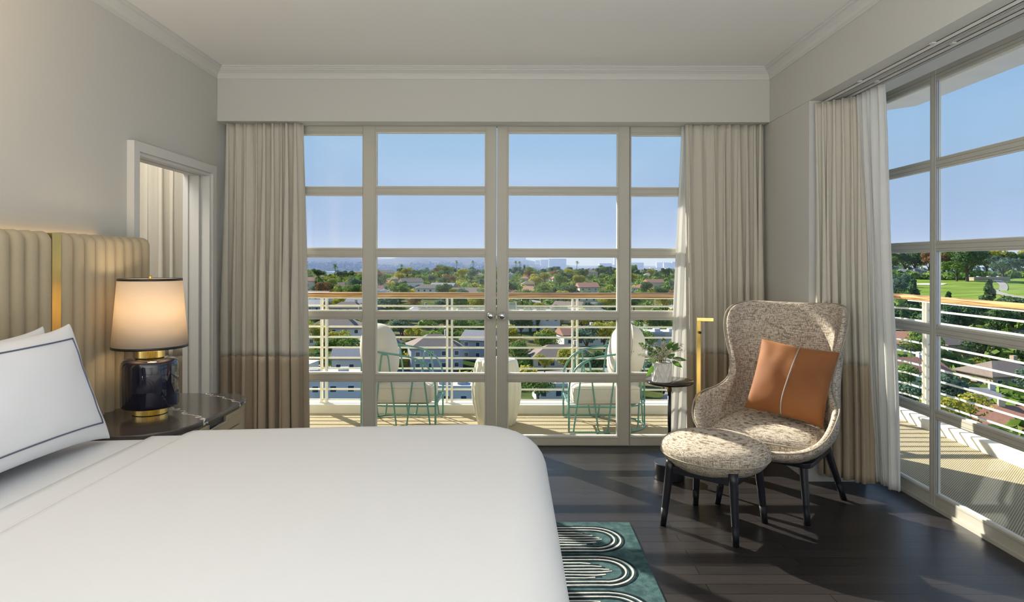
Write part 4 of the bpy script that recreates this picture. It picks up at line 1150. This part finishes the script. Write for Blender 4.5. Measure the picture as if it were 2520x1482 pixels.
def foliage_mat(name, c1, c2):
    m, t, b = nt(name); b.inputs['Roughness'].default_value = 0.8; b.inputs['Specular IOR Level'].default_value = 0.15
    oi = t.nodes.new('ShaderNodeObjectInfo'); g = t.nodes.new('ShaderNodeNewGeometry')
    r = t.nodes.new('ShaderNodeMix'); r.data_type = 'RGBA'; r.inputs[6].default_value = (*c1, 1); r.inputs[7].default_value = (*c2, 1)
    ad = t.nodes.new('ShaderNodeMath'); ad.operation = 'MULTIPLY_ADD'; ad.inputs[1].default_value = .55
    ml = t.nodes.new('ShaderNodeMath'); ml.operation = 'MULTIPLY'; ml.inputs[1].default_value = .45
    t.links.new(g.outputs['Random Per Island'], ad.inputs[0]); t.links.new(oi.outputs['Random'], ml.inputs[0]); t.links.new(ml.outputs[0], ad.inputs[2])
    t.links.new(ad.outputs[0], r.inputs[0]); t.links.new(r.outputs[2], b.inputs['Base Color'])
    tr = t.nodes.new('ShaderNodeBsdfTranslucent'); t.links.new(r.outputs[2], tr.inputs[0]); mx = t.nodes.new('ShaderNodeMixShader'); mx.inputs[0].default_value = .3
    t.links.new(b.outputs[0], mx.inputs[1]); t.links.new(tr.outputs[0], mx.inputs[2]); t.links.new(mx.outputs[0], t.nodes['Material Output'].inputs[0]); return m
FM = {'green': foliage_mat('leaves_green', (.08, .16, .03), (.30, .43, .09)), 'dark': foliage_mat('leaves_dark', (.035, .09, .035), (.15, .25, .09)),
      'yellow': foliage_mat('leaves_yellow', (.26, .27, .035), (.60, .54, .08)), 'blue': foliage_mat('leaves_blue', (.07, .14, .09), (.20, .30, .19)),
      'rust': foliage_mat('leaves_rust', (.22, .11, .05), (.42, .27, .12)), 'bark': mat('bark', (.10, .075, .055), 1.0, var=.2, scale=3)}
def round_lobes(n, sd, flat=.8, spread=.62):
    r = np.random.default_rng(sd); out = [(0, 0, .05, .62, .55 * flat)]
    for i in range(n):
        a = r.uniform(0, 2 * PI); q = math.sqrt(r.random()) * spread; h = r.uniform(-.35, .45) * flat
        R = r.uniform(.27, .46); out.append((q * math.cos(a), q * math.sin(a), h + .12, R, R * .85))
    return out
def trunk_mesh(name, h, r0, forks=3):
    mb = MB(); mb.tube([(0, 0, 0), (.02 * h, 0, h * .5), (0, .02 * h, h)], [r0, r0 * .75, r0 * .5], seg=7)
    for k in range(forks):
        a = 2 * PI * k / max(1, forks) + .4; mb.tube([(0, 0, h * .55), (math.cos(a) * h * .35, math.sin(a) * h * .35, h * 1.1)], [r0 * .5, r0 * .25], seg=6)
    me = mb.mesh(name); me.materials.append(FM['bark']); return me
CR = {}
for kind, mm in (('green', 'green'), ('dark', 'dark'), ('yellow', 'yellow'), ('blue', 'blue'), ('rust', 'rust')):
    CR[kind] = []
    for sd in range(2 if kind in ('rust', 'blue') else 3):
        V, nq = leaf_cloud(round_lobes(13, sd * 7 + len(kind)), 170, .062, seed=sd + 3)
        CR[kind].append(quads_mesh('crown_' + kind, V, nq, FM[mm]))
V, nq = leaf_cloud([(0, 0, -.72 + 1.5 * k / 11, .36 * (1 - k / 12.5) + .03 * (k % 2), .13) for k in range(12)], 130, .05, seed=9); CR['conifer'] = [quads_mesh('crown_conifer', V, nq, FM['dark'])]
r_ = np.random.default_rng(8); V, nq = leaf_cloud([(r_.uniform(-.3, .3) * (1 - k / 14), r_.uniform(-.3, .3) * (1 - k / 14), -.6 + 1.45 * k / 13, .34 * (1 - k / 17), .16) for k in range(14)], 130, .05, seed=19); CR['pine'] = [quads_mesh('crown_pine', V, nq, FM['dark'])]
V, nq = leaf_cloud([(0, 0, -.85 + 1.7 * k / 9, .16 * math.sin(PI * (k + 1.2) / 11) ** .5, .16) for k in range(10)], 130, .035, seed=4); CR['cypress'] = [quads_mesh('crown_cypress', V, nq, FM['dark'])]
def palm_mesh():
    mb = MB(); r = random.Random(2)
    for k in range(26):
        a = r.uniform(0, 2 * PI); e = r.uniform(-.7, 1.1); L = 1.0; rows = []
        for i in range(6):
            t = i / 5; d = L * t; z = math.sin(e) * d - .75 * t * t * L * .6; x = math.cos(e) * d; w = .10 * math.sin(PI * min(1, t + .12)) + .01
            c = Vector((x * math.cos(a), x * math.sin(a), z)); s = Vector((-math.sin(a), math.cos(a), 0)) * w
            rows.append([c - s + Vector((0, 0, -w * .5)), c, c + s + Vector((0, 0, -w * .5))])
        mb.grid(rows)
    me = mb.mesh('crown_palm'); me.materials.append(FM['green']); return me
CR['palm'] = [palm_mesh()]
TRK = {'round': trunk_mesh('trunk_round', .75, .06), 'tall': trunk_mesh('trunk_tall', 1.0, .035, 0), 'palm': trunk_mesh('trunk_palm', 1.0, .022, 0)}
KN = {'green': 'round mid-green tree', 'dark': 'round dark green tree', 'yellow': 'round yellow-green tree', 'blue': 'round blue-green tree', 'rust': 'rusty brown tree',
      'conifer': 'dark pointed conifer', 'pine': 'dark ragged pine', 'cypress': 'slim dark cypress', 'palm': 'fan palm on a thin trunk'}
OBJN = {'green': 'broadleaf_tree', 'dark': 'broadleaf_tree', 'yellow': 'broadleaf_tree', 'blue': 'broadleaf_tree', 'rust': 'broadleaf_tree', 'conifer': 'conifer_tree', 'pine': 'pine_tree', 'cypress': 'cypress_tree', 'palm': 'palm_tree'}
def place_words(u, y):
    if u > .42:
        return ('below the golf fairway' if y < 205 else 'beside the golf fairway' if y < 560 else 'beyond the golf fairway')
    side = 'left side light' if u < -.21 else 'left door' if u < -.02 else 'right door' if u < .17 else 'right side light'
    band = 'low behind the railing' if y < 210 else ('midway behind the railing' if y < 420 else ('near the handrail line' if y < 620 else 'on the wooded ridge'))
    return band + ', ' + side
def tree(kind, x, y, R, hf=1.0, sink=.0, z=None):
    """R crown radius in metres"""
    g = ground(x, y) if z is None else z; lab = KN[kind] + ', ' + place_words(x / y, y)
    e = empty(OBJN[kind], (x, y, g), random.random() * 6.28, lab, 'tree', lab)
    me = CR[kind][random.randrange(len(CR[kind]))]
    if kind in ('conifer', 'pine'): H = R * 1.9 * hf; cz = H * .55; sc = (R * 1.5, R * 1.5, H * .62); tr, ts = TRK['tall'], (H, H, H * .8)
    elif kind == 'cypress': H = R * 2.2 * hf; cz = H * .5; sc = (R * 1.2, R * 1.2, H * .5); tr, ts = TRK['tall'], (H * .5, H * .5, H * .5)
    elif kind == 'palm': H = R * 4.2 * hf; cz = H; sc = (R, R, R); tr, ts = TRK['palm'], (H, H, H)
    else: H = R * (1.05 + .25 * random.random()) * hf; cz = H; sc = (R * 1.05, R * random.uniform(.9, 1.1), R * .92 * hf); tr, ts = TRK['round'], (R * 1.2, R * 1.2, H * 1.1)
    c = bpy.data.objects.new('crown', me); COL.objects.link(c); c.parent = e; c.location = (0, 0, cz - sink); c.scale = sc
    k = bpy.data.objects.new('trunk', tr); COL.objects.link(k); k.parent = e; k.scale = ts
    return e
random.seed(77)
occupied = []
def free(x, y, r):
    for (a, b, c) in occupied:
        if (a - x) ** 2 + (b - y) ** 2 < (r + c) ** 2: return False
    return True

# ---- houses
HM = {'white': mat('stucco_white', (.74, .72, .68), .9), 'cream': mat('stucco_cream', (.66, .58, .45), .9), 'grey': mat('siding_grey', (.40, .42, .45), .9), 'tan': mat('stucco_tan', (.48, .36, .26), .9),
      'r_grey': mat('shingle_grey', (.30, .29, .30), .95, var=.12, scale=2, stretch=(1, 1, 8)), 'r_brown': mat('shingle_brown', (.26, .20, .16), .95, var=.12, scale=2, stretch=(1, 1, 8)), 'r_red': mat('clay_tiles', (.42, .20, .13), .95, var=.15, scale=2, stretch=(1, 1, 8)),
      'r_flat': mat('flat_roof_membrane', (.60, .60, .60), .9, var=.05, scale=1), 'pane': mat('house_window_glass', (.05, .07, .10), .15), 'sill': mat('house_window_trim', (.8, .8, .78), .7)}
WN = {'white': 'white', 'cream': 'cream', 'grey': 'grey', 'tan': 'tan'}; RN = {'r_grey': 'grey', 'r_brown': 'brown', 'r_red': 'red tiled', 'r_flat': 'flat pale'}
def house(x, y, w, d, h, wall, roof, style, rot, near=True, z=None, label=None, wins=True):
    g = min(ground(x + a, y + b) for a in (-w / 2, w / 2) for b in (-d / 2, d / 2)) if z is None else z
    lab = label or (f'{WN[wall]} house with {RN[roof]} roof, ' + place_words(x / y, y))
    e = empty('house', (x, y, g), rot, lab, 'house', lab)
    MB().box(-w / 2, w / 2, -d / 2, d / 2, -1.5, h).build('wall', HM[wall], e)
    o = .5
    if style == 'flat':
        rb = MB().box(-w / 2 - .25, w / 2 + .25, -d / 2 - .25, d / 2 + .25, h, h + .25); rf = rb.build('roof', HM['r_flat'] if roof == 'r_flat' else HM[roof], e)
        MB().box(-w / 2 - .25, w / 2 + .25, -d / 2 - .3, -d / 2, h + .2, h + .7).build('parapet', HM[wall], rf)
        for k in range(3):
            bx = -w * .3 + k * w * .28; MB().box(bx, bx + 1.6, -d * .1, d * .1 + .8, h + .25, h + 1.1).build('roof_unit', HM['grey'], rf)
    else:
        rh = min(w, d) * .26; vs = [(-w / 2 - o, -d / 2 - o, h), (w / 2 + o, -d / 2 - o, h), (w / 2 + o, d / 2 + o, h), (-w / 2 - o, d / 2 + o, h)]
        if style == 'hip': k = w / 2 - d / 2 * .9; k = max(k, .3); vs += [(-k, 0, h + rh), (k, 0, h + rh)]
        else: vs += [(-w / 2 - o, 0, h + rh), (w / 2 + o, 0, h + rh)]
        vs += [(a, b, c - .18) for a, b, c in vs[:4]]
        MB().add(vs, [(0, 1, 5, 4), (2, 3, 4, 5), (1, 2, 5), (3, 0, 4), (0, 6, 7, 1), (1, 7, 8, 2), (2, 8, 9, 3), (3, 9, 6, 0), (6, 9, 8, 7)]).build('roof', HM[roof], e)
        if near:
            MB().box(w * .2, w * .2 + .9, -.5, .5, h, h + rh + 1.0).build('chimney', HM[wall], e)
    if wins:
        n = max(2, int(w / 3)); fl_ = 1 if h < 4.2 else 2
        for f_ in range(fl_):
            for k in range(n):
                cx = -w / 2 + (k + .5) * w / n; zc = 1.6 + f_ * 2.9
                wi = MB().box(cx - .65, cx + .65, -d / 2 - .06, -d / 2, zc - .65, zc + .65).build('window', HM['sill'], e)
                MB().box(cx - .52, cx + .52, -d / 2 - .08, -d / 2 - .05, zc - .52, zc + .52).build('pane', HM['pane'], wi)
    occupied.append((x, y, max(w, d) * .62)); return e
# the large near ones one can tell apart, left to right
house(-38, 124, 19, 12, 6.2, 'white', 'r_flat', 'flat', .12, label='large white flat-roofed block lowest behind the left side light')
house(-50, 139, 14, 10, 5.8, 'white', 'r_flat', 'flat', -.1, label='white flat-roofed house just above the lowest block, left side light')
house(-37, 166, 16, 9, 3.6, 'white', 'r_grey', 'gable', .1, label='low white house with long dark roof behind the left side light')
house(-55, 205, 17, 10, 5.6, 'white', 'r_brown', 'hip', .05, label='wide white house with brown roof high behind the left side light')
house(-20, 168, 13, 11, 6.0, 'grey', 'r_brown', 'hip', .25, label='blue-grey two storey house behind the left wire chair')
house(-8, 182, 10, 9, 5.6, 'grey', 'r_grey', 'gable', -.3, label='blue-grey gabled house behind the arm of the left wire chair')
house(-14, 128, 13, 9, 3.4, 'white', 'r_flat', 'flat', .0, label='low white flat-roofed house left of the ribbed stool')
house(-4, 152, 8, 7, 3.2, 'cream', 'r_grey', 'hip', .1, label='small cream house with grey roof just left of the ribbed stool')
house(13, 170, 16, 10, 3.2, 'cream', 'r_brown', 'hip', .1, label='long low brown-roofed house right of the ribbed stool')
house(8, 236, 18, 9, 6.5, 'white', 'r_flat', 'flat', .04, label='white modern building with two slim cypresses, right of the door knobs')
house(22, 205, 14, 9, 3.6, 'white', 'r_red', 'gable', .2, label='white house with red tiled roof behind the railing post pair')
house(46, 190, 15, 11, 6.5, 'grey', 'r_flat', 'flat', .0, label='grey flat-roofed building behind the potted plant')
house(9, 132, 9, 6, 3.0, 'white', 'r_flat', 'flat', .1, label='small white flat shed low right of the ribbed stool')
for (x_, y_) in ((6.5, 229), (9.2, 230)): tree('cypress', x_, y_, 4.4)
random.seed(21)
pal = [('white', 'r_grey'), ('white', 'r_brown'), ('white', 'r_red'), ('cream', 'r_brown'), ('cream', 'r_red'), ('grey', 'r_grey'), ('tan', 'r_brown'), ('white', 'r_flat')]
def scatter_houses(n, u0, u1, y0, y1):
    k = tries = 0
    while k < n and tries < n * 30:
        tries += 1; u = random.uniform(u0, u1); y = math.sqrt(random.uniform(y0 * y0, y1 * y1)); x = u * y
        w = random.uniform(11, 17); d = random.uniform(8, 11)
        if not free(x, y, w * .6): continue
        wl_, rf_ = random.choice(pal); house(x, y, w, d, random.choice((3.2, 3.4, 5.8)), wl_, rf_, 'flat' if rf_ == 'r_flat' else random.choice(('hip', 'gable')), random.uniform(-.5, .5), near=y < 300, wins=y < 430); k += 1
scatter_houses(10, -.36, .30, 190, 330)
scatter_houses(20, -.36, .30, 330, 480)
scatter_houses(36, -.36, .30, 480, 720)
scatter_houses(8, .58, .84, 88, 175)
for i in range(5): house((.592 + i * .017) * 590, 590 + i * 6, 14, 9, 4 + i % 2 * 1.8, 'white', ('r_brown', 'r_grey')[i % 2], 'hip', .1 * i - .2, wins=True)
house(.733 * 470, 470, 26, 7, 2.6, 'tan', 'r_flat', 'flat', 0, wins=False, label='low flat-roofed shelter beside the big oak on the fairway')
occupied += [(x, 157, 9) for x in range(-110, 40, 8)]
# ---- individual trees
random.seed(5)
NT = [0]
def scatter(n, u0, u1, y0, y1, kinds, r0, r1, gap=.75):
    k = tries = 0
    while k < n and tries < n * 40:
        tries += 1; u = random.uniform(u0, u1); y = math.sqrt(random.uniform(y0 * y0, y1 * y1)); x = u * y; R = random.uniform(r0, r1)
        if not free(x, y, R * gap): continue
        tree(random.choice(kinds), x, y, R); occupied.append((x, y, R * gap)); k += 1; NT[0] += 1
GK = ['green'] * 4 + ['dark'] * 4 + ['yellow'] * 3 + ['blue'] * 2 + ['rust']
for (kd, x, y, R) in (('yellow', 13, 150, 4.4), ('dark', 18, 140, 4.6), ('yellow', 8, 158, 2.6), ('green', -30, 148, 3.6), ('dark', -46, 150, 4.2), ('yellow', -2, 192, 4.6), ('green', -14, 202, 5), ('dark', 3, 216, 4.6), ('yellow', 20, 122, 3.0),
                      ('yellow', 44, 126, 4.4), ('green', 52, 142, 4.4), ('rust', 1, 176, 3.4), ('green', 30, 172, 5), ('green', 36, 178, 4.4), ('yellow', 27, 190, 4.8), ('dark', -28, 134, 3), ('yellow', -52, 158, 4.2), ('green', -60, 170, 5), ('green', 5, 124, 3.2)):
    tree(kd, x, y, R); occupied.append((x, y, R * .8))
scatter(48, -.36, .31, 125, 240, GK, 3.0, 5.0, .6)
scatter(58, -.36, .31, 240, 400, GK, 3.6, 6.2, .6)
scatter(66, -.36, .31, 400, 620, GK, 4.0, 6.4, .6)
scatter(46, -.12, .31, 620, 745, ['dark', 'green', 'green', 'dark', 'blue', 'pine'], 5.0, 7.5, .55)
for u in (-.085, -.032, -.026, .006, .012, -.06, .10): tree('palm', u * 735, 735, 3.2, 1.4)
for u, y in ((-.272, 520), (-.17, 700)): tree('palm', u * y, y, 3.4, 1.0)
for u, y, R, kd in ((.602, 170, 6.5, 'pine'), (.618, 205, 9, 'pine'), (.632, 150, 7, 'green'), (.655, 168, 6, 'blue'), (.672, 190, 7.5, 'pine'), (.665, 120, 6, 'blue'), (.688, 168, 6.5, 'dark'), (.692, 172, 3.5, 'conifer'), (.735, 205, 9, 'pine'), (.748, 165, 7, 'dark'), (.77, 172, 7.5, 'dark'), (.775, 190, 6, 'green'), (.80, 168, 7, 'dark'), (.59, 230, 7, 'blue'), (.595, 300, 8, 'blue'), (.645, 172, 6, 'pine'), (.66, 178, 6, 'pine')):
    tree(kd, u * y, y, R * (.64 if kd == 'pine' else .8 if kd != 'green' else .7)); occupied.append((u * y, y, R * .6))
tree('dark', .700 * 455, 455, 17, .8); tree('green', .684 * 462, 462, 11, .7); tree('blue', .755 * 500, 500, 15, .75)
scatter(34, .56, .86, 95, 180, ['green', 'dark', 'yellow', 'blue', 'green'], 4.0, 6.0)
scatter(28, .56, .86, 585, 660, ['green', 'dark', 'dark', 'green', 'yellow', 'rust', 'blue'], 10, 16, .4)
# ---- distant treetops too many to count (one mass), and far buildings
lob = []
r_ = np.random.default_rng(31); V = []
def mass(n, u0, u1, y0, y1, r0, r1, per, sd):
    r = np.random.default_rng(sd); L = []
    for i in range(n):
        u = r.uniform(u0, u1); y = math.sqrt(r.uniform(y0 * y0, y1 * y1)); R = r.uniform(r0, r1); x = u * y; g = ground(x, y)
        L.append((x, y, g + R * .45, R, R * .8))
    out = []
    for l in L:
        v, nq = leaf_cloud([l], per, l[3] * .34, seed=int(l[0] * 13) % 99999 + 1); out.append(v)
    return np.concatenate(out)
def mass_obj(name, V, label, mm):
    o = bpy.data.objects.new(name, quads_mesh(name, V, len(V) // 4, mm)); COL.objects.link(o); tag(o, label, 'trees', kind='stuff'); return o
mass_obj('undergrowth', np.concatenate([mass(520, -.38, .33, 105, 760, 1.5, 3.4, 60, 1), mass(240, .55, .88, 80, 200, 2, 4, 60, 2), mass(60, .55, .60, 200, 420, 3, 5, 60, 3), mass(90, .57, .86, 560, 585, 3, 6, 60, 31), mass(260, -.37, .32, 360, 740, 2.5, 4.2, 50, 41)]), 'bushes and hedges filling the gaps between houses and trees', FM['green'])
mass_obj('yellow_bushes', np.concatenate([mass(230, -.37, .32, 110, 740, 1.6, 3.6, 60, 51), mass(60, .56, .88, 85, 200, 1.5, 3, 60, 52)]), 'yellow-green shrubs scattered through the gardens of the valley', FM['yellow'])
mass_obj('distant_woods', np.concatenate([mass(900, -.40, .34, 760, 1900, 6, 11, 26, 4), mass(900, -.42, .36, 1900, 2500, 9, 15, 20, 5), mass(700, .5, .95, 670, 2600, 8, 13, 22, 6), mass(420, -.14, .33, 640, 790, 4, 8, 40, 7)]), 'hazy mass of distant treetops in the valley and on the far hills', FM['dark'])
random.seed(3); HB = mat('far_building_white', (.85, .84, .82), .8)
for i in range(46):
    if i < 14: u, y = random.uniform(.185, .275), random.uniform(1500, 1800); w, h = random.uniform(18, 45), random.uniform(12, 24)
    elif i < 30: u, y = random.uniform(-.01, .27), random.uniform(2600, 4200); w, h = random.uniform(30, 80), random.uniform(18, 45)
    else: u, y = random.uniform(-.31, -.18), random.uniform(1500, 2100); w, h = random.uniform(30, 80), random.uniform(7, 11)
    if i == 20: u, y, w, h = .1595, 3000, 16, 62
    x = u * y; lab = ('white mid-rise building in the haze behind the right side light' if i < 14 else 'pale building on the hazy skyline behind the right balcony door' if i < 30 else 'long white warehouse roof in the haze below the left hills')
    if i == 20: lab = 'tall slim pale tower on the hazy skyline behind the right balcony door'
    e = empty('distant_building', (x, y, ground(x, y)), 0, lab, 'building', lab)
    MB().box(-w / 2, w / 2, -8, 8, -5, h + (2 if i < 30 else 5)).build('wall', HB, e)
    MB().box(-w / 2 - .5, w / 2 + .5, -8.5, 8.5, h + (2 if i < 30 else 5), h + (3 if i < 30 else 6)).build('roof', HM['r_flat'], e)
# ---- parked cars
CMs = {'white': mat('car_paint_white', (.8, .8, .8), .3), 'silver': mat('car_paint_silver', (.4, .42, .45), .3), 'dark': mat('car_paint_dark', (.05, .06, .08), .3), 'tyre': mat('tyre_rubber', (.02, .02, .02), .9)}
def car(x, y, rot, c, label):
    e = empty('car', (x, y, ground(x, y) + .55), rot, label, 'car')
    prof = [(-2.2, .35), (-2.25, .75), (-1.9, .95), (-1.2, 1.0), (-.6, 1.42), (.7, 1.45), (1.3, 1.05), (2.1, .95), (2.25, .7), (2.2, .35)]
    vs = [(a, s * (.88 if z < 1.1 else .68), z) for s in (-1, 1) for a, z in prof]; n = len(prof)
    MB().add(vs, [tuple(range(n)), tuple(range(2 * n - 1, n - 1, -1))] + [(i, i + n, (i + 1) % n + n, (i + 1) % n) for i in range(n)]).build('body', CMs[c], e)
    MB().add([(-1.15, -.80, 1.02), (1.2, -.80, 1.05), (.65, -.72, 1.38), (-.6, -.72, 1.36)], [(0, 1, 2, 3)]).add([(-1.15, .80, 1.02), (1.2, .80, 1.05), (.65, .72, 1.38), (-.6, .72, 1.36)], [(0, 1, 2, 3)]).build('side_windows', HM['pane'], e)
    for a in (-1.35, 1.35):
        for s in (-.8, .8):
            q = MB().lathe([(0, -.12), (.33, -.12), (.33, .12), (0, .12)], seg=14); q.v = [(a + v[0], s + v[2], .33 + v[1]) for v in q.v]; q.build('wheel', CMs['tyre'], e)
car(-47, 161, .2, 'white', 'white car parked behind the left side light between two houses')
car(30, 156, .3, 'white', 'small white car on the street behind the right wire chair')
car(52, 138, -.5, 'silver', 'silver car on the street behind the side table stem')
car(-19, 200, .1, 'dark', 'dark car in a driveway behind the left wire chair cushion')

# ================================================================== HAZE (real scattering air over the valley)
hz = MB().box(-4200, 6500, 600, 6450, -70, 72).build('haze', None)
hm = bpy.data.materials.new('valley_haze'); hm.use_nodes = True; hm.node_tree.nodes.clear()
vo = hm.node_tree.nodes.new('ShaderNodeOutputMaterial'); vs_ = hm.node_tree.nodes.new('ShaderNodeVolumeScatter')
vs_.inputs['Color'].default_value = (0.29, 0.38, 0.92, 1); vs_.inputs['Density'].default_value = 0.00044; vs_.inputs['Anisotropy'].default_value = 0.0
hm.node_tree.links.new(vs_.outputs[0], vo.inputs['Volume']); hz.data.materials.append(hm)
tag(hz, 'blue haze lying over the far valley and hills', 'haze', kind='stuff')
